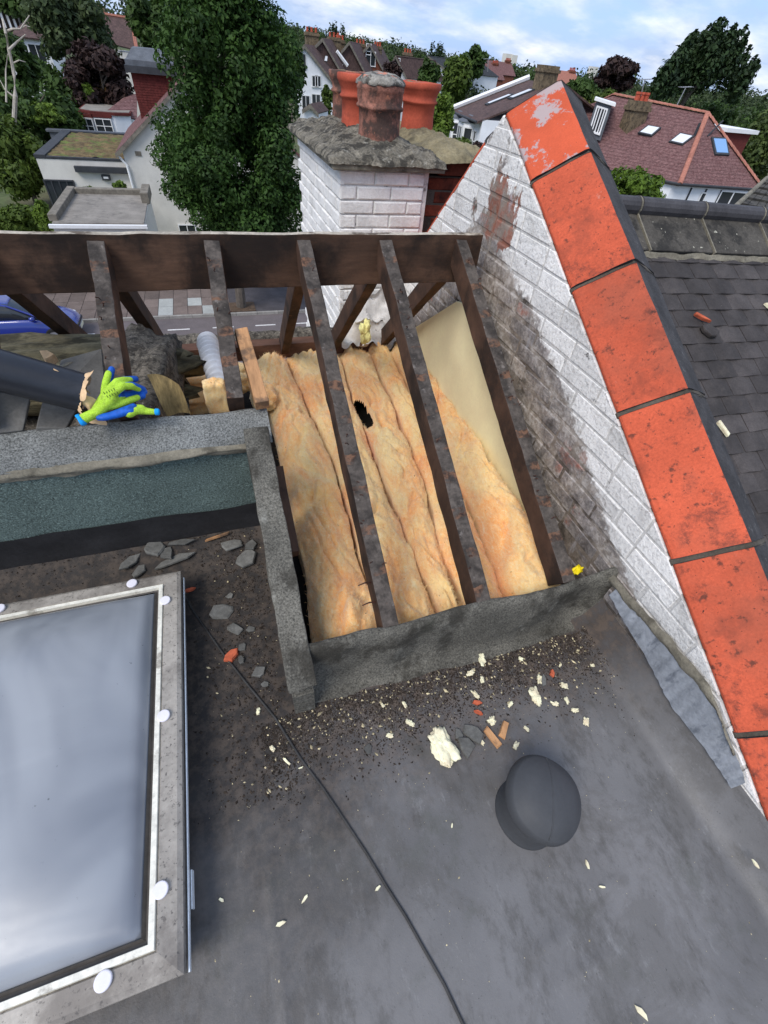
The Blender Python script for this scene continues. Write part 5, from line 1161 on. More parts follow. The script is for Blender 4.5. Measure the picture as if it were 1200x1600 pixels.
# the big street tree
rs = np.random.default_rng(5)
tpx = zp(379, 487, G); bx, by = tpx.x, YK+.75
bt_ = thing('maple_tree', 'huge dense dark green tree towering beyond the ridge board', 'tree', (bx, by, G))
parts_p, parts_n = [], []
for (cx, cz, rx_, rz_, n_) in ((1.15, -1.9, 3.25, 2.5, 42000), (1.55, -3.3, 2.5, 1.9, 16000), (1.62, .9, 2.5, 2.9, 34000), (1.25, 4.4, 2.5, 3.2, 22000)):
    p, nn = crown_points(n_, (cx, by+.2, cz), rx_, rx_*.95, rz_, rs, 120, .19, 'round', .3); parts_p.append(p); parts_n.append(nn)
P_ = np.concatenate(parts_p); N_ = np.concatenate(parts_n)
inst('crown', cloud_mesh('crown', leaf_cloud(P_, N_, .075, rs), LEAF['maple'], (bx, by, G)), bt_, (bx, by, G))
trunk_mb((bx, by, G+.09), (1.1, by, 4.2), .17, rs, 14, 1.5).build('trunk', MAT['bark'], bt_)
# trees and shrubs one can tell apart
tree('eucalyptus_tree', 'tall grey green tree behind the bare white branches', 'tree', 105, -40, 104, 74, 62, 'grey', 9000, .24, 11)
tree('leafy_tree', 'dark leafy tree below the half timbered house', 'tree', 14, 44, 150, 46, 68, 'mid', 4500, .26, 113)
tree('leafy_tree', 'loose dark tree in front of the half hidden white house', 'tree', 108, 78, 200, 42, 58, 'mid', 2600, .24, 111)
tree('leafy_tree', 'low dark shrubby tree behind the sedum roof', 'tree', 90, 150, 240, 40, 50, 'mid', 4500, .2, 112)
tree('copper_tree', 'dark purple leaved tree left of the grey capped tower', 'tree', 158, 72, 172, 52, 56, 'purple', 6500, .22, 12)
tree('evergreen_tree', 'dark evergreen between the brown roof and the huge tree', 'tree', 235, -20, 92, 42, 60, 'mid', 5000, .25, 13)
tree('leafy_tree', 'dark green tree at the left edge above the hedge', 'tree', 55, 130, 262, 68, 47, 'mid', 7000, .22, 14)
tree('leafy_tree', 'tall dark tree in the top left corner behind the half timbered house', 'tree', 60, -60, 75, 62, 84, 'mid', 5000, .36, 15)
tree('garden_shrub', 'light green shrub at the left edge beside the sedum roof', 'shrub', 28, 178, 318, 46, 39, 'hedge', 6000, .16, 16)
tree('garden_shrub', 'bright green shrub between the dark trees at left', 'shrub', 72, 160, 196, 26, 45, 'bright', 1600, .15, 17)
tree('dry_hedge', 'brown dried hedge behind the white house with red lintels', 'hedge', 165, 129, 178, 42, 57, 'dry', 5000, .2, 18, depthk=.7)
tree('garden_shrub', 'small green tuft at the left end of the dried hedge', 'shrub', 137, 126, 160, 12, 55, 'bright', 700, .16, 19)
tree('garden_shrub', 'leafy shrub between the flat roofed garage and the white extension', 'shrub', 187, 284, 306, 10, 31.5, 'bright', 700, .11, 20)
tree('garden_shrub', 'bright shrub beside the left side of the garage', 'shrub', 68, 312, 362, 14, 27, 'bright', 1600, .11, 21)
tree('clipped_hedge', 'clipped yellowish green hedge at the left edge above the ridge board', 'hedge', 32, 318, 366, 46, 29, 'hedge', 6000, .11, 22, depthk=.5)
tree('garden_shrub', 'thin climbing plant on the white extension wall', 'shrub', 140, 290, 304, 10, 33.2, 'hedge', 260, .1, 23, trunk=False)
tree('street_tree', 'bright green bushy tree just beyond the neighbouring ridge tiles', 'tree', 990, 256, 350, 54, 15.5, 'bush', 9000, .085, 24)
tree('windswept_cypress', 'large dark windswept conifer above the red hipped roof', 'tree', 1082, 66, 182, 76, 62, 'conifer', 16000, .27, 25, blobs=130, blob=.15)
_wt = bpy.data.objects['windswept_cypress']; _cr = [c for c in _wt.children if c.name.startswith('crown')][0]; _pt = []; _nt = []; _m = yp(1082, 124, 62); _k = depth(_m)/FPX
for _i in range(150):
    _a = rs.uniform(0, 1); _px = 1018+132*_a; _topy = 150-np.interp(_a, [0, .15, .35, .6, .8, 1], [26, 52, 80, 88, 74, 30])*rs.uniform(.25, .92); _b = yp(_px, _topy+14, 62+rs.uniform(-4, 4))
    _L = rs.uniform(2.2, 4.0); _t = rs.uniform(0, 1, 150); _w = (.85*(1-_t)**.7+.06)[:, None]
    _c = np.array(_b)+_t[:, None]*np.array([.42, 0, .9])*_L; _d = rs.normal(size=(150, 3))*.5; _pt.append(_c+_d*_w); _nt.append(_d+np.array([.3, -.1, .4]))
_cr.data = cloud_mesh('crown', leaf_cloud(np.concatenate(_pt), np.concatenate(_nt), .26, rs), LEAF['conifer'], tuple(WORLD[_cr.name].translation))
tree('copper_beech', 'purple brown domed tree left of the large conifer', 'tree', 966, 86, 146, 33, 76, 'purple', 4500, .34, 26)
tree('leafy_tree', 'dark green tree below the copper beech', 'tree', 908, 118, 168, 34, 70, 'mid', 3500, .32, 27)
tree('leafy_tree', 'mid green rounded tree left of the red house chimney', 'tree', 944, 136, 176, 22, 58, 'hedge', 2200, .24, 28)
tree('garden_shrub', 'pale yellowish rounded shrub left of the grey dormer', 'shrub', 909, 152, 178, 13, 50, 'pale', 1300, .17, 29)
tree('willow_tree', 'drooping grey green willow at the right edge behind the red roof', 'tree', 1192, 158, 300, 46, 44, 'willow', 7000, .22, 30, blobs=36)
tree('leafy_tree', 'dark tree between the large conifer and the willow', 'tree', 1118, 160, 225, 30, 66, 'mid', 2600, .3, 31)
tree('leafy_tree', 'rounded dark green tree right of the far white gable', 'tree', 671, 92, 142, 17, 88, 'mid', 2200, .36, 32)
tree('leafy_tree', 'broad green tree above the white bay fronted house', 'tree', 714, 84, 178, 30, 72, 'hedge', 4200, .3, 33)
tree('leafy_tree', 'bright green tree right of the orange chimney pots', 'tree', 690, 142, 226, 20, 44, 'bright', 2800, .2, 34)
tree('copper_tree', 'small purple tree before the far brick gable', 'tree', 612, 94, 136, 16, 84, 'purple', 1500, .34, 35)
tree('leafy_tree', 'green tree behind the broad tree near the far rooftops', 'tree', 738, 68, 122, 22, 120, 'mid', 2200, .5, 36)
tree('garden_shrub', 'dark purple shrub before the white bay fronted house', 'shrub', 748, 216, 252, 14, 37, 'purple', 900, .14, 37)
tree('garden_shrub', 'green shrub at the foot of the white bay fronted house', 'shrub', 722, 212, 250, 16, 39, 'hedge', 1200, .15, 38)
tree('leafy_tree', 'dark tree between the far white gable house and the huge tree', 'tree', 452, 60, 160, 26, 72, 'mid', 3000, .3, 39)
tree('garden_shrub', 'ivy clump climbing the far white gable wall', 'shrub', 512, 128, 180, 11, 68, 'hedge', 900, .2, 40, trunk=False)
# bare tree
bp_ = thing('bare_tree', 'leafless tree with bleached white branches at the left edge', 'tree', yp(18, 215, 41))
bm = MB(); Yb = 41
for P, r0 in (([(20, 235), (24, 150), (22, 115), (14, 78), (9, 52), (4, 30)], .13), ([(14, 78), (26, 66), (40, 54)], .07), ([(8, 50), (20, 45), (32, 45), (46, 24)], .06), ([(10, 160), (9, 110), (12, 84)], .05), ([(22, 98), (30, 94), (40, 97)], .04), ([(20, 150), (8, 140), (0, 125)], .05), ([(32, 45), (40, 40), (47, 42)], .035)):
    q = [yp(x, y, Yb+random.uniform(-.4, .4)) for x, y in P]; bm.tube(q, [r0*(1-.6*i/(len(q)-1)) for i in range(len(q))], 7)
bm.build('branches', MAT['bark_white'], bp_)
# far trees: a few meshes, many copies
protos = []
for k, (shape, leaf, n, bl) in enumerate((('round', 'far', 900, 22), ('round', 'mid', 900, 18), ('round', 'far', 900, 30), ('column', 'conifer', 700, 20), ('cone', 'conifer', 800, 26))):
    rs2 = np.random.default_rng(60+k); w = {'round': .55, 'column': .13, 'cone': .30}[shape]
    p, nn = crown_points(n, (0, 0, .52), w*.5*1.9, w*.5*1.9, .5, rs2, bl, .34, shape); protos.append(cloud_mesh('far_tree', leaf_cloud(p, nn, .042 if shape == 'round' else .03, rs2), LEAF[leaf]))
def far_tree(px, ytop, R_, kind, hgt, lab, group=None, name='far_tree', dz=0):
    d = _ray(px, ytop); h = math.hypot(d[0], d[1]); x, y = d[0]/h*R_, d[1]/h*R_; zt1 = CAMZ+d[2]/h*R_
    o = inst(name, protos[kind], None, (x, y, zt1-hgt*1.02), Matrix.Rotation(random.uniform(0, 6), 3, 'Z'), scale=hgt); return tag(o, lab, 'tree', group)
for px, yt, lab in ((517, 29, 'left one of three far poplars on the skyline'), (523, 27, 'middle one of three far poplars on the skyline'), (534, 30, 'right one of three far poplars on the skyline')): far_tree(px, yt, 240, 3, 17, lab, 'poplars on the left skyline', 'poplar_tree')
for px, yt, lab in ((678, 59, 'left one of the far pointed conifers on the skyline'), (686, 60, 'middle one of the far pointed conifers on the skyline'), (693, 62, 'right one of the far pointed conifers on the skyline')): far_tree(px, yt, 270, 3, 16, lab, 'pointed conifers on the skyline', 'conifer_tree')
for px, yt, lab in ((482, 22, 'dark far conifer above the white gable house'), (735, 66, 'dark far conifer above the broad green tree'), (769, 74, 'far conifer left of the pair on the right skyline'), (777, 78, 'far conifer right of the pair on the right skyline')): far_tree(px, yt, 230, 4, 18, lab, None, 'conifer_tree')
k = 0
for row, (R_, off, hgt, n_) in enumerate(((330, 0, 15, 80), (290, 10, 13, 70), (240, 24, 12, 56), (185, 38, 11, 46), (140, 52, 9.5, 34))):
    for i in range(n_):
        px = 425+(1215-425)*(i+random.uniform(.1, .9))/n_; yt = np.interp(px, [t[0] for t in _tops], [t[1] for t in _tops])-5+off*.7+random.uniform(-4, 6)
        far_tree(px, yt, R_*random.uniform(.92, 1.1), random.choice((0, 1, 2, 0, 2)), hgt*random.uniform(.8, 1.25), 'one of many rounded green trees on the far wooded slope', 'trees on the far wooded slope')
rs3 = np.random.default_rng(99); pts = []; nn_ = []
for i in range(260):
    px = rs3.uniform(-500, 1500); d = _ray(px, np.interp(px, [t[0] for t in _tops], [t[1] for t in _tops])); h = math.hypot(d[0], d[1]); R_ = rs3.uniform(300, 400)
    x, y = d[0]/h*R_, d[1]/h*R_; p, nn = crown_points(110, (x, y, terr(x, y)+6), 8, 8, 7, rs3, 8, .45); pts.append(p); nn_.append(nn)
o = inst('far_wood', cloud_mesh('far_wood', leaf_cloud(np.concatenate(pts), np.concatenate(nn_), .9, rs3), LEAF['far']), None, (0, 0, 0)); tag(o, 'continuous dark wood along the far skyline', 'wood', kind='stuff')
o = None

# ------------------------------------------------------------------ houses
def window(parent, c, right, w, h, nx=2, ny=1, bar=.06, up=(0, 0, 1), glass='glass', frame='white_frame', name='window'):
    c = Vector(c); r = Vector(right).normalized(); u = Vector(up).normalized(); n = r.cross(u)
    def bx(mb, x0, x1, z0, z1, d0, d1):
        vs = [c+r*x+u*z+n*d for d in (d0, d1) for (x, z) in ((x0, z0), (x1, z0), (x1, z1), (x0, z1))]; mb.add(vs, [(0, 3, 2, 1), (4, 5, 6, 7), (0, 1, 5, 4), (1, 2, 6, 5), (2, 3, 7, 6), (3, 0, 4, 7)])
    mb = MB(); W2, H2 = w/2, h/2
    bx(mb, -W2, W2, H2-bar, H2, .0, .05); bx(mb, -W2-.03, W2+.03, -H2-.02, -H2+bar, -.0, .09); bx(mb, -W2, -W2+bar, -H2+bar, H2-bar, 0, .05); bx(mb, W2-bar, W2, -H2+bar, H2-bar, 0, .05)
    for i in range(1, nx): x = -W2+w*i/nx; bx(mb, x-bar*.4, x+bar*.4, -H2+bar, H2-bar, 0, .047)
    for j in range(1, ny): z = -H2+h*j/ny; bx(mb, -W2+bar, W2-bar, z-bar*.35, z+bar*.35, 0, .044)
    f = mb.build(name, MAT[frame], parent); mb = MB(); bx(mb, -W2+bar*.5, W2-bar*.5, -H2+bar*.5, H2-bar*.5, -.03, .012); mb.build('pane', MAT[glass], f); return f
def roof_poly(parent, pts, mat, name='roof', th=.12): mb = MB(); mb.slab(pts, th); return mb.build(name, MAT[mat], parent)
# white gabled house opposite
h1 = thing('white_gabled_house', 'tall white rendered gable house with red roof beside the huge tree', 'house', (1, 33, G)); YH = 33
eL, aX, eR = yp(190, 232, YH), 1.0, 5.75; ez = eL.z; az_ = ez+(aX-eL.x)*.76
mb = MB(); mb.prism([(eL.x, YH, G), (eR, YH, G), (eR, YH, ez), (aX, YH, az_), (eL.x, YH, ez)], (0, 9, 0)); mb.build('wall', MAT['render'], h1)
k_ = .76; roof_poly(h1, [(eL.x-.35, YH-.2, ez-.27+.1), (aX, YH-.2, az_+.1), (aX, YH+9.2, az_+.1), (eL.x-.35, YH+9.2, ez-.27+.1)], 'roof_red'); roof_poly(h1, [(aX, YH-.2, az_+.1), (eR+.35, YH-.2, ez-.27+.1), (eR+.35, YH+9.2, ez-.27+.1), (aX, YH+9.2, az_+.1)], 'roof_red')
mb = MB(); mb.prism([(eL.x-.37, YH-.24, ez-.42), (aX, YH-.24, az_-.06), (aX, YH-.24, az_+.08), (eL.x-.37, YH-.24, ez-.2)], (0, .035, 0)); mb.build('verge_board', MAT['stone'], h1)
mb = MB(); mb.tube([(eL.x-.25, YH-.1, ez-.3), (eL.x+.05, YH-.09, ez-.7), (eL.x+.08, YH-.09, G+.1)], .06, 8); mb.build('downpipe', MAT['white_frame'], h1)
c = yp(291, 362, YH); window(h1, (c.x+.1, YH-.01, c.z-.2), (1, 0, 0), 1.0, 1.2, 2, 1); c = yp(216, 240, YH); mb = MB(); mb.box(c.x-.15, c.x+.15, YH-.03, YH, c.z-.1, c.z+.1); mb.build('air_brick', MAT['stone'], h1)
window(h1, (4.6, YH-.01, -4.6), (1, 0, 0), 1.1, 1.3)
# tile hung tower on its roof
YT = 36.0; a, b = yp(204, 113, YT), yp(268, 113, YT); zb_ = yp(206, 190, YT).z-.3
mb = MB(); mb.box(a.x, b.x, YT, YT+3, zb_, a.z); mb.build('tower_wall', MAT['hung_tile'], h1)
tmb = MB(); tmb.prism([(-.082, 0, -.05), (.082, 0, -.05), (.082, 0, .05), (-.082, 0, .05)], (0, -.02, 0)); tme = tmb.mesh('hung_tile', MAT['hung_tile'])
hm = MB(); nrow = int((a.z-zb_)/.105)
for r_ in range(nrow):
    for i in range(int((b.x-a.x)/.17)): 
        x = a.x+.085+.17*i; z = zb_+.05+.105*r_; t_ = .012+random.uniform(0, .008)
        hm.add([(x-.08, YT-t_-.012, z-.05), (x+.08, YT-t_-.012, z-.05), (x+.08, YT-t_+.006, z+.05), (x-.08, YT-t_+.006, z+.05)], [(0, 1, 2, 3)]); 
tag(hm.build('hung_tiles', MAT['hung_tile'], h1), kind='stuff')
t1 = yp(234, 76, YT+1).z
mb = MB(); mb.box(a.x-.22, b.x+.25, YT-.25, YT+3.2, a.z, a.z+.28); mb.build('tower_fascia', MAT['darkgrey'], h1)
mb = MB(); mb.box(a.x-.15, b.x+.18, YT-.15, YT+3.1, a.z+.28, a.z+.5); x0, x1 = a.x-.1, b.x+.1
mb.add([(x0, YT-.1, a.z+.5), (x1, YT-.1, a.z+.5), (x1, YT+3, a.z+.5), (x0, YT+3, a.z+.5), (x0+.4, YT+.5, t1), (x1-.5, YT+.5, t1), (x1-.5, YT+2.5, t1), (x0+.4, YT+2.5, t1)], [(4, 5, 6, 7), (0, 1, 5, 4), (1, 2, 6, 5), (2, 3, 7, 6), (3, 0, 4, 7)]); mb.build('lead_cap', MAT['leadgrey'], h1)
# garage
gz = -4.3; A, B = zp(80, 348, gz), zp(225, 352, gz); D = zp(95, 300, gz); gx0, gx1, gy0, gy1 = A.x, B.x, A.y, D.y
ga = thing('flat_roofed_garage', 'low flat roofed garage with stone edging before the white gable house', 'garage', ((gx0+gx1)/2, gy0, G))
mb = MB(); mb.box(gx0, gx1, gy0, gy1, G, gz-.05); mb.build('wall', MAT['render'], ga); mb = MB(); mb.box(gx0+.02, gx1-.02, gy0+.02, gy1-.02, gz-.049, gz); mb.build('flat_roof', MAT['roof_grey'], ga)
mb = MB(); mb.box(gx0-.12, gx0+.22, gy0+.3, gy1+.1, gz-.03, gz+.24); mb.box(gx0+.22, gx1-.25, gy1-.25, gy1+.1, gz-.03, gz+.22); mb.box(gx1-.25, gx1+.12, gy1-1.9, gy1+.1, gz-.03, gz+.42); mb.build('stone_edging', MAT['stone'], ga, bevel=.03)
mb = MB(); mb.box(gx0-.1, gx1+.1, gy0-.18, gy0-.02, gz-.16, gz-.04); mb.build('fascia', MAT['white_frame'], ga); mb = MB(); mb.box(gx0+.2, (gx0+gx1)/2-.05, gy0-.05, gy0, G, gz-.4); mb.box((gx0+gx1)/2+.05, gx1-.2, gy0-.05, gy0, G, gz-.4); mb.build('garage_doors', MAT['render_white'], ga)
# sedum roofed extension
sz = -3.6; A, B, D = zp(55, 245, sz), zp(200, 250, sz), zp(80, 205, sz); x0, x1, y0, y1 = A.x, B.x-.1, A.y, D.y
se = thing('green_roofed_extension', 'white modern extension with planted sedum roof and dark edging', 'house', ((x0+x1)/2, y0, G))
mb = MB(); mb.box(x0, x1, y0, y1, G, sz-.05); mb.build('wall', MAT['render'], se)
mb = MB(); mb.box(x0-.05, x0+.5, y0-.03, y1, sz-.06, sz+.12); mb.box(x0+.5, x1, y0-.03, y0+.12, sz-.06, sz+.06); mb.box(x0+.5, x1, y1-.4, y1, sz-.06, sz+.12); mb.build('roof_edging', MAT['darkgrey'], se, bevel=.02)
mb = MB(); mb.grid(lambda u, v: (x0+.5+(x1-x0-.5)*u, y0+.12+(y1-y0-.52)*v, sz+.05+fbm((u*9, v*12, 1), 1, 4)*.07), 40, 40); tag(mb.build('sedum_planting', MAT['sedum'], se, smooth=True), kind='stuff')
a, b = yp(117, 262, y0), yp(203, 270, y0); mb = MB(); mb.box(a.x, x1, y0-.25, y0, b.z-.02, b.z+.24); mb.build('louvre_canopy', MAT['darkgrey'], se); c = yp(166, 277, y0); mb = MB(); mb.box(c.x-.22, c.x+.22, y0-.15, y0, c.z-.13, c.z+.13); mb.build('wall_lamp', MAT['darkgrey'], se, bevel=.03); mb = MB(); mb.box(c.x-.12, c.x+.12, y0-.165, y0-.148, c.z-.04, c.z+.05); mb.build('lamp_lens', MAT['blind'], se)
a, b = yp(66, 278, y0), yp(122, 302, y0); c = (a+b)/2; window(se, (c.x, y0-.02, (a.z+G)/2), (1, 0, 0), b.x-a.x, a.z-G-.1, 4, 1, .07, frame='darkgrey', name='glass_doors')
a, b = yp(80, 214, y1+.6), yp(196, 214, y1+.6); mb = MB(); mb.box(a.x, b.x+.4, y1+.5, y1+.9, a.z-.3, a.z+.28); mb.box(a.x-.15, b.x+.45, y1+.4, y1+1.0, a.z+.28, a.z+.42); mb.build('metal_parapet', MAT['leadgrey'], se, bevel=.02)
# white house with red lintels
Yw = 50; a, b = yp(121, 172, Yw), yp(190, 186, Yw); wz = (a.z+b.z)/2
wh = thing('white_house_with_red_lintels', 'small white house with red brick lintels and flat grey roof', 'house', ((a.x+b.x)/2, Yw, G))
mb = MB(); poly = [(a.x, Yw+.9, G), (a.x+.9, Yw+.1, G), (b.x-.5, Yw, G), (b.x+.6, Yw+.4, G), (b.x+.6, Yw+6, G), (a.x, Yw+6, G)]; mb.prism(poly, (0, 0, wz-G)); mb.build('wall', MAT['render_white'], wh)
mb = MB(); mb.prism([(x+(-.1 if x < (a.x+b.x)/2 else .1), y-.1, wz+.002) for x, y, z in poly], (0, 0, .16)); mb.build('roof_edge', MAT['hung_tile'], wh); mb = MB(); mb.prism([(x*.98-.1, y+.15, wz+.165) for x, y, z in poly], (0, 0, .03)); mb.build('flat_roof', MAT['roof_grey'], wh)
for px, w in ((137, .9), (163, 1.2)):
    c = yp(px, 197, Yw-.02); window(wh, (c.x, Yw-.04 if px > 140 else Yw+.02, c.z), (1, -.05, 0), w, .9, 2, 2); mb = MB(); mb.box(c.x-w/2-.1, c.x+w/2+.1, Yw-.09, Yw+.05, c.z+.5, c.z+.72); mb.build('lintel', MAT['hung_tile'], wh)
a = yp(180, 178, 51); roof_poly(wh, [yp(168, 172, 51), yp(214, 186, 51), yp(214, 146, 55), yp(196, 150, 55)], 'roof_red')
# half timbered house and brown roofed house
ht = thing('half_timbered_house', 'half timbered house at the top left corner', 'house', yp(12, 60, 82)); 
p0_ = yp(-20, 48, 82); p1_ = yp(32, 48, 82); ztop = yp(12, -12, 82).z
mb = MB(); mb.box(p0_.x, p1_.x, 82, 92, terr(0, 82)-2, p1_.z+2.2); mb.build('wall', MAT['render_white'], ht)
mb = MB()
for i in range(7): x = p0_.x+(p1_.x-p0_.x)*i/6; mb.box(x-.14, x+.14, 81.93, 82, p1_.z-1, p1_.z+2.2)
mb.box(p0_.x, p1_.x, 81.9, 82, p1_.z-.2, p1_.z+.1); tag(mb.build('timbers', MAT['dark'], ht), kind='stuff')
roof_poly(ht, [(p0_.x, 81.3, p1_.z+2.0), (p1_.x+.6, 81.3, p1_.z+2.0), (p1_.x-1.5, 86, p1_.z+6), (p0_.x, 86, p1_.z+6)], 'roof_brown')
w2 = thing('white_rendered_house', 'white house half hidden by the grey green tree at top left', 'house', yp(70, 100, 74)); a, b = yp(42, 112, 74), yp(88, 112, 74)
mb = MB(); mb.box(a.x, b.x, 74, 82, terr(a.x, 74)-2, yp(60, 60, 74).z); mb.build('wall', MAT['render_white'], w2); roof_poly(w2, [(a.x-.4, 73.6, yp(60, 60, 74).z), (b.x+.4, 73.6, yp(60, 60, 74).z), (b.x-1, 78, yp(60, 30, 78).z), (a.x+1, 78, yp(60, 30, 78).z)], 'roof_brown')
window(w2, (a.x+1.6, 73.98, yp(60, 84, 74).z), (1, 0, 0), 1.4, 1.4)
br = thing('brown_roofed_house', 'house with long brown tiled roof between the dark trees', 'house', yp(180, 80, 80)); a, b, c, d = yp(166, 66, 80), yp(214, 78, 80), yp(205, 30, 85), yp(150, 21, 85)
roof_poly(br, [a, b, c, d], 'roof_brown'); mb = MB(); mb.box(a.x, b.x, 80.3, 86, G, min(a.z, b.z)-.3); mb.build('wall', MAT['render'], br); mb = MB(); mb.tube([d, c, b], .22, 6); mb.build('ridge_tiles', MAT['hip_tile'], br)
mb = MB(); q = yp(158, 22, 85.5); mb.box(q.x-.5, q.x+.5, 85.2, 86, q.z-1, q.z+.7); mb.build('chimney', MAT['stack'], br)

# far terrace of gables
def gable_house(name, lab, apex, lft, rgt, bot, Y, back, wall, roof, over=.25, wins=(), group=None):
    a, l, r = yp(*apex, Y), yp(*lft, Y), yp(*rgt, Y); z0 = min(terr(a.x, Y), yp(rgt[0], bot, Y).z)-1
    h = thing(name, lab, 'house', (a.x, Y, z0), group=group); bk = Vector(back)
    mb = MB(); mb.prism([(l.x, Y, z0), (r.x, Y, z0), r, a, l], bk); mb.build('wall', MAT[wall], h)
    up_ = Vector((0, -.25, .12)); f = 1.06
    for e in (l, r): roof_poly(h, [a+up_, a+(e-a)*f+up_, a+(e-a)*f+bk+up_, a+bk+up_], roof)
    for e in (l, r):
        mb = MB(); q = a+(e-a)*f; nrm = Vector((0, -.32, -.05)); mb.slab([a+nrm+Vector((0, 0, .14)), q+nrm+Vector((0, 0, .14)), q+nrm-Vector((0, 0, .2)), a+nrm-Vector((0, 0, .2))], .06); mb.build('verge', MAT['stone'], h)
    for (px, py, w, hh, nx) in wins: c = yp(px, py, Y-.03); window(h, c, (1, 0, 0), w, hh, nx, 1, .08)
    return h
def stack(parent, px, py, Y, w, h, npots=3, mat='stack'):
    c = yp(px, py, Y); mb = MB(); mb.box(c.x-w/2, c.x+w/2, Y-.45, Y+.45, c.z-h, c.z); mb.box(c.x-w/2-.1, c.x+w/2+.1, Y-.55, Y+.55, c.z-.35, c.z-.12); s = mb.build('chimney', MAT[mat], parent)
    for k in range(npots): mb = MB(); mb.lathe([(.16, 0), (.13, .3), (.16, .34), (.15, .45)], (c.x-w/2+w*(k+.5)/npots, Y, c.z-.01), 9); mb.build('chimney_pot', MAT['pot_orange'], s)
BK = (5, 10, 0)
t5 = gable_house('far_gable_house', 'far dark roofed house with white gable right of the brick gable', (617, 88), (611, 99), (634, 122), 150, 96, (9, 5, 0), 'render_white', 'roof_brown', wins=((621, 98, .9, 1.1, 1),)); stack(t5, 637, 82, 100, 1.4, 2.2)
t4 = gable_house('far_gable_house', 'far red brick gable with dark windows in the terrace', (577, 69), (563, 84), (599, 112), 150, 92, BK, 'wall_brick_far', 'roof_brown', wins=((576, 77, .8, 1.2, 1), (579, 92, 1.6, 1.6, 2))); stack(t4, 563, 68, 93, 1.5, 2.6); stack(t4, 590, 72, 97, 1.2, 2.4)
t3 = gable_house('far_gable_house', 'far brown roofed terrace house second from the brick gable', (545, 66), (533, 80), (572, 118), 150, 86, BK, 'roof_brown', 'roof_brown'); stack(t3, 522, 58, 87, 1.7, 2.8); stack(t3, 531, 62, 89, 1.2, 2.6)
t2 = gable_house('far_gable_house', 'far brown roofed terrace house with rooflights behind the white gable', (503, 61), (490, 74), (532, 112), 150, 82, BK, 'roof_brown', 'roof_brown'); stack(t2, 487, 50, 84, 1.7, 2.8)
t1_ = gable_house('far_gable_house', 'far white gable house with small windows left of the chimney pots', (475, 71), (462, 84), (523, 132), 172, 78, BK, 'render_white', 'roof_brown', wins=((475, 95, .6, 1.3, 1), (492, 127, .8, 1.1, 1), (497, 127, .8, 1.1, 1), (494, 158, 1.2, 1.4, 2), (478, 160, 1.1, 1.4, 2)))
def rooflight(parent, pts, inner='blind', name='rooflight', th=.1):
    P = [Vector(p) for p in pts]; n = (P[1]-P[0]).cross(P[3]-P[0]).normalized(); n = n if n.z > 0 else -n; mb = MB(); mb.slab([p+n*th for p in P], th*1.2); f = mb.build(name, MAT['darkgrey'], parent); c = sum(P, Vector())/4
    mb = MB(); mb.slab([c+(p-c)*.8+n*(th+.02) for p in P], .03); mb.build('pane', MAT[inner], f); return f
for (x, y, hg) in ((509, 92, 8),): 
    Yr = 84; rooflight(t2, [yp(x-3, y+4, 81.0), yp(x+2, y+5, 81.0), yp(x+3, y-4, 81.2), yp(x-1, y-5, 81.2)], 'blind')
for x0_, y0_, x1_, y1_ in ((526, 80, 543, 103), (523, 88, 534, 104)):
    d_ = Vector((0, -.3, 0)); mb = MB(); mb.tube([yp(x0_, y0_, 84.5), yp(x1_, y1_, 84.5)], .22, 6); mb.build('white_coping', MAT['white_frame'], t3)
gable_house('far_gable_house', 'far small white house with black roof before the wooded slope', (668, 88), (655, 100), (700, 112), 130, 120, (14, 4, 0), 'render_white', 'darkgrey')
gable_house('far_gable_house', 'low white outbuilding with brown roof below the white gable house', (484, 164), (472, 172), (496, 178), 190, 60, (2, 4, 0), 'render_white', 'roof_brown')
for k, (px, py, Y, lab) in enumerate(((742, 110, 125, 'far red roof nearest the white bay fronted house'), (768, 106, 145, 'far red roof in the middle of the rooftops above the bay fronted house'), (788, 102, 165, 'farthest red roof above the bay fronted house'), (888, 118, 120, 'red brick house far off between the coping apex and the trees'))):
    c = yp(px, py, Y); h = thing('far_terrace_house', lab, 'house', (c.x, Y, G)); mb = MB(); mb.box(c.x-3.5, c.x+4, Y, Y+8, G, c.z-1.8); mb.build('wall', MAT['wall_brick_far'], h)
    roof_poly(h, [(c.x-4, Y-.3, c.z-2), (c.x+4.4, Y-.3, c.z-2), (c.x+4.4, Y+4, c.z+.7), (c.x-4, Y+4, c.z+.7)], 'hip_tile' if k == 3 else 'roof_red'); stack(h, px+6, py-8, Y+4, 1.6, 2.4, 4, 'wall_brick_far')

# white bay fronted house, right of the chimney
BAYL = 8.6; bz = CAMZ-2.8; e0, e1 = zp(713, 170, bz), zp(764, 190, bz); fd = (e1-e0).normalized(); e2 = e0+fd*BAYL; nrm = Vector((-fd.y, fd.x, 0)); nrm = nrm if nrm.x < 0 else -nrm; inn = -nrm
rz_ = CAMZ-.42; ridge0 = zp(790, 120, rz_); run = (ridge0-e0).dot(inn)
bh = thing('bay_fronted_house', 'white terraced house with bay windows and dark purple brown roof', 'house', (e0+e1)/2+Vector((0, 0, G-bz)))
mb = MB(); mb.prism([(p.x, p.y, G) for p in (e0, e2, e2+inn*run*2, e0+inn*run*2)], (0, 0, bz-G-.02)); mb.build('wall', MAT['render_white'], bh)
R0, R1_ = e0+inn*run+Vector((0, 0, rz_-bz)), e2+inn*run+Vector((0, 0, rz_-bz)); ov = nrm*.45-Vector((0, 0, .18))
roof_poly(bh, [e0+ov, e2+ov, R1_, R0], 'roof_brown'); roof_poly(bh, [R0, R1_, e2+inn*run*2, e0+inn*run*2], 'roof_brown')
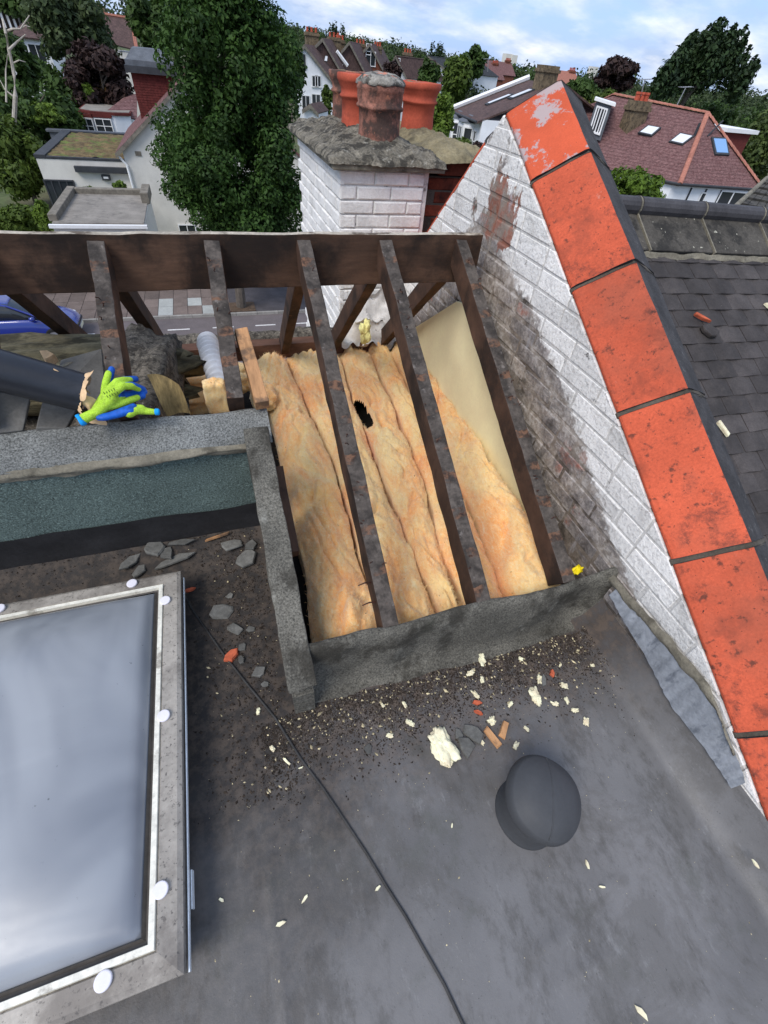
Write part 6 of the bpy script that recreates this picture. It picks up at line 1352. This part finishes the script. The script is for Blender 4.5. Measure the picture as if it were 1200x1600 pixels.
mb = MB(); mb.prism([e0-Vector((0, 0, .02)), R0-Vector((0, 0, .14)), e0+inn*run*2-Vector((0, 0, .02))], fd*.2); mb.build('gable_end', MAT['render_white'], bh)
mb = MB(); q = Vector((0, 0, .2)); mb.tube([e0+ov+q, R0+q], .2, 6); mb.build('white_verge', MAT['white_frame'], bh); mb = MB(); mb.tube([e0+ov*1.1, e2+ov*1.1], .09, 6); mb.build('gutter', MAT['darkgrey'], bh)
for t0, t1, s0, s1 in ((3.4, 4.1, .30, .62), (4.6, 5.5, .52, .80)):
    def rp_(t, s): return e0+fd*t+ov*(1-s)+(inn*run+Vector((0, 0, rz_-bz)))*s+Vector((0, 0, .0))
    rooflight(bh, [rp_(t0, s0), rp_(t1, s0), rp_(t1, s1), rp_(t0, s1)])
mid = e0+fd*5.4+inn*run*.9; mb = MB(); mb.box(mid.x-.7, mid.x+.7, mid.y-.6, mid.y+.6, rz_-1.6, rz_+1.0); mb.box(mid.x-.8, mid.x+.8, mid.y-.7, mid.y+.7, rz_+.6, rz_+.8); mb.build('chimney', MAT['stack'], bh)
for k in range(2):
    t = 1.7+3.6*k; c = e0+fd*t; bay = MB(); P = [c-fd*1.45, c-fd*.85+nrm*.8, c+fd*.85+nrm*.8, c+fd*1.45]; bay.prism([(p.x, p.y, G) for p in P], (0, 0, bz-.45-G)); b_o = bay.build('bay', MAT['render_white'], bh)
    mb = MB(); mb.add([p+nrm*.15+Vector((0, 0, -.44)) for p in P]+[c-fd*.6+Vector((0, 0, .0)), c+fd*.6], [(0, 1, 4), (1, 2, 5, 4), (2, 3, 5), (0, 4, 5, 3), (3, 2, 1, 0)]); mb.build('bay_roof', MAT['leadgrey'], bh)
    for i in range(3):
        a, b = P[i], P[i+1]; r = (b-a); L = r.length; n2 = r.normalized().cross(Vector((0, 0, 1)))
        rr = r if n2.dot(nrm) > 0 else -r
        m_ = (a+b)/2; nn2 = rr.normalized().cross(Vector((0, 0, 1)))
        for zc_, hh in ((bz-1.55, 1.7), (bz-4.6, 1.7)): window(bh, Vector((m_.x, m_.y, zc_))+nn2*.02, rr, L*.82, hh, 2 if i == 1 else 1, 2, .09)
    c2 = e0+fd*(t+1.95); mb = None; window(bh, Vector((c2.x, c2.y, bz-1.5))+nrm*.02, fd if fd.cross(Vector((0, 0, 1))).dot(nrm) > 0 else -fd, .7, 1.4, 1, 2, .08)

# red hipped house at right
rz1 = CAMZ-4.6; B_, C_ = zp(1062, 288, rz1), zp(1192, 297, rz1); A_ = zp(925, 262, rz1); A2 = A_+(A_-B_)*1.6; R1p = yp(1105, 178, 34); R0p = yp(960, 149, 41); R00 = yp(905, 176, 47)
rh = thing('red_hipped_house', 'large hipped house with red tiled roof and orange hip tiles at right', 'house', Vector((B_.x, B_.y, G)))
D_ = C_+(R0p-R1p)*1.0+Vector((6, 6, 0)); D_.z = rz1
ovv = lambda p: p
roof_poly(rh, [A_, B_, R1p, R0p], 'roof_red', th=.15); roof_poly(rh, [B_, C_, R1p], 'roof_red', th=.15)
roof_poly(rh, [A2, A_, R0p, R00], 'roof_red', th=.15); mb = MB(); mb.slab([C_, D_, R0p, R1p], .15); mb.slab([D_, A2, R00, R0p], .15); mb.build('rear_roof', MAT['roof_red'], rh)
cen = (A2+C_+B_)/3
ins = lambda p, k=.25: Vector((p.x, p.y, 0))+(Vector((cen.x, cen.y, 0))-Vector((p.x, p.y, 0))).normalized()*k
mb = MB(); mb.prism([(q.x, q.y, G) for q in (ins(A2), ins(A_), ins(B_, .5), ins(C_), ins(D_))], (0, 0, rz1-G-.12)); mb.build('wall', MAT['render_white'], rh)
def hipline(a, b, name):
    n = int((b-a).length/.42); d = (b-a)/n; q = d.to_track_quat('Y', 'Z').to_matrix()
    for k in range(n): inst(name, hipme, rh, a+d*k+Vector((0, 0, .03)), q @ Matrix.Rotation(R(3), 3, 'X'))
hb_ = MB(); hb_.v = []; seg = 6
for yy in (0, .46):
    for i in range(seg+1): t = math.pi*(i/seg); hb_.v.append((math.cos(t)*.17, yy, math.sin(t)*.12))
hb_.f = [[i, i+1, i+seg+2, i+seg+1] for i in range(seg)]+[[i for i in range(seg+1)]]; hb_.mi = [0]*len(hb_.f); hipme = hb_.mesh('hip_tile', MAT['hip_tile'])
hipline(B_, R1p, 'hip_tile'); hipline(C_, R1p, 'hip_tile'); hipline(R1p, R0p, 'ridge_tile'); hipline(R0p, R00, 'ridge_tile')
mb = MB(); mb.tube([A2, A_, B_, C_], .09, 7); mb.build('gutter', MAT['darkgrey'], rh)
def plane_pt(px, py, a, b, c): n = (b-a).cross(c-a); d = Vector(_ray(px, py)); o = Vector((0, 0, CAMZ)); return o+d*((a-o).dot(n)/d.dot(n))
F = (A_, B_, R1p); E_ = (B_, C_, R1p)
rooflight(rh, [plane_pt(x, y, *F) for x, y in ((996, 209), (1018, 214), (1033, 201), (1012, 197))]); rooflight(rh, [plane_pt(x, y, *F) for x, y in ((1044, 223), (1066, 228), (1085, 214), (1062, 209))])
rooflight(rh, [plane_pt(x, y, *E_) for x, y in ((1116, 243), (1138, 244), (1133, 217), (1110, 216))], 'skyglass' if 'skyglass' in MAT else 'blind', th=.12)
# dormer
d0 = plane_pt(915, 212, *F); d1 = plane_pt(938, 220, *F); top_ = plane_pt(975, 178, *F)
fr = (d1-d0).normalized(); hd = 2.0; bk_ = Vector((R0p-A_)); bk_ = Vector((bk_.x, bk_.y, 0)).normalized()*3.4
mb = MB(); mb.prism([d0, d1, d1+Vector((0, 0, hd)), d0+Vector((0, 0, hd))], bk_); mb.build('dormer', MAT['leadgrey'], rh)
mb = MB(); q = Vector((0, 0, hd+.01)); mb.prism([p-bk_.normalized()*.25 for p in (d0+q-fr*.2, d1+q+fr*.25, d1+q+fr*.25+Vector((0, 0, .16)), d0+q-fr*.2+Vector((0, 0, .16)))], bk_*1.1); mb.build('dormer_roof', MAT['white_frame'], rh)
nd = fr.cross(Vector((0, 0, 1))); window(rh, (d0+d1)/2+Vector((0, 0, 1.05))+nd*.02, fr, (d1-d0).length*.72, 1.5, 4, 1, .1)
# stack, aerials
s = plane_pt(988, 205, *F); sb = MB(); sz_ = yp(995, 157, s.y+.6).z; sb.box(s.x-.2, s.x+1.15, s.y+.3, s.y+1.4, s.z-.4, sz_); sb.box(s.x-.3, s.x+1.25, s.y+.2, s.y+1.5, sz_-.55, sz_-.3); st_ = sb.build('chimney', MAT['stack'], rh)
for k in range(3): mb = MB(); mb.lathe([(.20, 0), (.17, .3), (.21, .36), (.19, .48)], (s.x+.08+.4*k, s.y+.85, sz_-.01), 10); mb.build('chimney_pot', MAT['pot_orange'], st_)
def aerial(lab, px0, py0, px1, py1, Y):
    a, b = yp(px0, py0, Y), yp(px1, py1, Y); o = thing('television_aerial', lab, 'aerial', a); mb = MB(); mb.tube([a, b], .035, 6); mb.build('mast', MAT['metal_grey'], o)
    mb = MB(); mb.tube([b+Vector((-.5, 0, -.05)), b+Vector((.5, 0, .05))], .025, 5)
    for k in range(5): c = b+Vector((-.45+.22*k, 0, -.04+.02*k)); mb.tube([c+Vector((0, -.3, 0)), c+Vector((0, .3, 0))], .015, 4)
    mb.build('array', MAT['metal_grey'], o)
aerial('television aerial standing above the red house chimney', 1001, 150, 1008, 124, 37); aerial('leaning television aerial on the red ridge', 1058, 164, 1072, 136, 37); aerial('tall thin aerial on the rooftops above the bay fronted house', 762, 112, 763, 92, 60)
mb = MB(); q = plane_pt(1085, 212, *F); mb.tube([q, q+Vector((0, 0, .7))], .09, 8); mb.build('flue', MAT['darkgrey'], rh); mb = MB(); q = plane_pt(1105, 213, *E_); mb.tube([q, q+Vector((.9, .1, .9))], .06, 8); mb.build('flue', MAT['darkgrey'], rh)
# end wall details: boards, little and large window
wf = (C_-B_).normalized(); wn_ = wf.cross(Vector((0, 0, 1))); wn_ = wn_ if wn_.y < 0 else -wn_
Bi, Ci = ins(B_, .5), ins(C_); wf2 = (Ci-Bi).normalized()
def on_wall(px, py): n = wf2.cross(Vector((0, 0, 1))); d = Vector(_ray(px, py)); o = Vector((0, 0, CAMZ)); b = Vector((Bi.x, Bi.y, rz1)); return o+d*((b-o).dot(n)/d.dot(n))
for px in (1070, 1094, 1118):
    q = on_wall(px, 315); mb = MB(); r_ = Vector((wf2.x, wf2.y, 0)); q0 = Vector((q.x, q.y, G))+wn_*.02; mb.prism([q0-r_*.05, q0+r_*.05, q0+r_*.05+wn_*.06, q0-r_*.05+wn_*.06], (0, 0, rz1-G-.2)); mb.build('downpipe', MAT['darkgrey'], rh)
q = on_wall(1092, 318); window(rh, q+wn_*.03, wf2, .45, 1.4, 1, 2, .07); q = on_wall(1135, 322); window(rh, q+wn_*.03, wf2, 2.2, 1.9, 2, 2, .1)
q = on_wall(1180, 215); ex_ = MB(); a, b = yp(1135, 206, 38), yp(1172, 214, 38); ex_.box(a.x, b.x, 38, 42, rz1, a.z); ex_.build('rear_dormer', MAT['hung_tile'], rh); mb = MB(); mb.box(a.x-.3, b.x+.4, 37.7, 42, a.z, a.z+.26); mb.build('rear_dormer_fascia', MAT['white_frame'], rh)
# roof of the next bay along, at the right edge
nb_ = thing('neighbouring_bay_roof', 'lichened grey tiled roof corner at the right edge beyond the ridge tiles', 'roof', yp(1170, 330, 5.2))
a, b, c, d = yp(1126, 345, 4.6), yp(1260, 372, 4.6), yp(1260, 292, 6.3), yp(1193, 284, 6.3); roof_poly(nb_, [a, b, c, d], 'dark', th=.05); n_ = (b-a).cross(d-a).normalized(); n_ = n_ if n_.z > 0 else -n_
for r_ in range(7):
    t = r_/7; t2 = (r_+1.25)/7; l0, r0_, l1, r1_ = a.lerp(d, t), b.lerp(c, t), a.lerp(d, min(1, t2)), b.lerp(c, min(1, t2)); m_ = 9
    for k in range(m_):
        u0, u1 = k/m_+.004, (k+1)/m_-.004; mb = MB(); mb.slab([l0.lerp(r0_, u0)+n_*.06, l0.lerp(r0_, u1)+n_*.06, l1.lerp(r1_, u1)+n_*.03, l1.lerp(r1_, u0)+n_*.03], .02); mb.build('roof_tile', MAT['ridge_wing'], nb_)
mb = MB(); mb.tube([a+n_*.05, d+n_*.05], .03, 8); mb.build('verge_mortar', MAT['mortar'], nb_)
# distant towers
for px, y0_, w, lab in ((794, 84, 9, 'left distant pale tower block on the skyline'), (803, 86, 7, 'right distant pale tower block on the skyline'), (928, 104, 8, 'distant pale tower block right of the coping apex')):
    d = _ray(px, y0_); h = math.hypot(d[0], d[1]); q = Vector((d[0]/h*1500, d[1]/h*1500, CAMZ+d[2]/h*1500)); mb = MB(); mb.box(q.x-w, q.x+w, q.y-w, q.y+w, G, q.z); tag(mb.build('tower_block', MAT['render']), lab, 'tower block')

# ------------------------------------------------------------------ parked car
nose = zp(129, 500, G+.45); cx1 = nose.x; cyc = YK-1.05; CLn = 4.0; cx0 = cx1-CLn
car = thing('parked_car', 'bright blue hatchback parked at the far kerb', 'car', (cx0+CLn/2, cyc, G+.02))
st = [(0, .42, .66, .60, .50), (.10, .30, .80, .76, .66), (.5, .22, .92, .84, .76), (1.2, .20, .96, .86, .78), (2.4, .20, .95, .86, .79), (2.95, .20, .93, .85, .77), (3.45, .22, .86, .82, .70), (3.8, .28, .76, .74, .58), (3.97, .38, .62, .58, .42), (4.0, .45, .55, .46, .36)]
def loft(sts, fn, name, mat, closed=True, smooth=True, parent=car):
    mb = MB(); rings = [fn(s) for s in sts]; m = len(rings[0]); mb.v = [tuple(p) for r in rings for p in r]
    for i in range(len(rings)-1):
        for k in range(m if closed else m-1): mb.f.append([i*m+k, i*m+(k+1) % m, (i+1)*m+(k+1) % m, (i+1)*m+k]); mb.mi.append(0)
    if closed: mb.f += [list(reversed(range(m))), [(len(rings)-1)*m+k for k in range(m)]]; mb.mi += [0, 0]
    return mb.build(name, mat, parent, smooth=smooth)
def bring(s):
    x, zb, zt, wb, wt = s; X = cx0+x; z = G+.02
    return [(X, cyc-wb, z+zb), (X, cyc-wb-.02, z+(zb+zt)/2), (X, cyc-wt-.02, z+zt-.06), (X, cyc-wt+.10, z+zt), (X, cyc, z+zt+.03), (X, cyc+wt-.10, z+zt), (X, cyc+wt+.02, z+zt-.06), (X, cyc+wb+.02, z+(zb+zt)/2), (X, cyc+wb, z+zb), (X, cyc, z+zb-.02)]
body = loft(st, bring, 'body', MAT['car_blue']); body.modifiers.new('sub', 'SUBSURF').levels = 2; body.modifiers['sub'].render_levels = 2
gs = [(.12, .86, .62), (.45, 1.36, .56), (.95, 1.45, .56), (1.7, 1.44, .57), (2.05, 1.36, .58), (2.98, .93, .70)]
def gring(s):
    x, zt, w = s; X = cx0+x; z = G+.02; zb = .90 if x < 2.9 else .88
    return [(X, cyc-.73, z+min(zb, zt-.01)), (X, cyc-w-.02, z+zt-.05), (X, cyc-w+.12, z+zt), (X, cyc+w-.12, z+zt), (X, cyc+w+.02, z+zt-.05), (X, cyc+.73, z+min(zb, zt-.01))]
loft(gs, gring, 'windows', MAT['glass'])
mb = MB(); rs_ = [(.40, 1.345), (.95, 1.465), (1.7, 1.455), (2.08, 1.365)]
mb.grid(lambda u, v: (cx0+np.interp(u*3, [0, 1, 2, 3], [r[0] for r in rs_]), cyc-.57+1.14*v, G+.025+np.interp(u*3, [0, 1, 2, 3], [r[1] for r in rs_])-.04*abs(2*v-1)**3), 14, 10); r = mb.build('roof', MAT['car_blue'], car, smooth=True); r.modifiers.new('t', 'SOLIDIFY').thickness = .03
mb = MB()
for s_ in (-1, 1):
    mb.tube([(cx0+2.06, cyc+s_*.585, G+1.385), (cx0+2.55, cyc+s_*.66, G+1.17), (cx0+3.0, cyc+s_*.725, G+.95)], .035, 6); mb.tube([(cx0+1.5, cyc+s_*.60, G+1.44), (cx0+1.45, cyc+s_*.745, G+.93)], .04, 6); mb.tube([(cx0+.42, cyc+s_*.58, G+1.36), (cx0+.14, cyc+s_*.70, G+.92)], .05, 6)
mb.build('window_pillars', MAT['car_blue'], car)
for s_ in (-1, 1):
    mb = MB(); c = Vector((cx0+3.70, cyc+s_*.53, G+.73)); mb.lathe([(.001, .04), (.06, .03), (.085, 0), (.08, -.05)], (0, 0, 0), 14, (.5, s_*.35, .8)); mb.v = [(c.x+x*2.0, c.y+y*1.2, c.z+z*.7) for x, y, z in mb.v]; mb.build('headlight', MAT['lamp_clear'], car, smooth=True)
    mb = MB(); mb.lathe([(.001, -.1), (.06, -.09), (.09, 0), (.06, .07), (.001, .08)], (cx0+2.75, cyc+s_*.86, G+1.0), 10, (1, 0, 0)); mb.build('wing_mirror', MAT['car_blue'], car, smooth=True)
    for xx in (.78, 3.22):
        w = MB(); w.lathe([(.19, -.09), (.27, -.10), (.305, -.07), (.31, 0), (.305, .07), (.27, .10), (.19, .09)], (cx0+xx, cyc+s_*.78, G+.33), 24, (0, 1, 0)); wo_ = w.build('wheel', MAT['tyre'], car, smooth=True); w = MB(); w.lathe([(.001, .095), (.06, .10), (.17, .085), (.195, .09), (.195, -.09), (.001, -.095)], (cx0+xx, cyc+s_*.785, G+.33), 20, (0, s_, 0)); w.build('rim', MAT['rim'], wo_)
mb = MB(); mb.box(cx1-.004, cx1+.012, cyc-.26, cyc+.26, G+.36, G+.47); mb.build('number_plate', MAT['plate'], car); mb = MB(); mb.box(cx1-.05, cx1+.006, cyc-.45, cyc+.45, G+.52, G+.60); mb.build('grille', MAT['darkgrey'], car, bevel=.02)
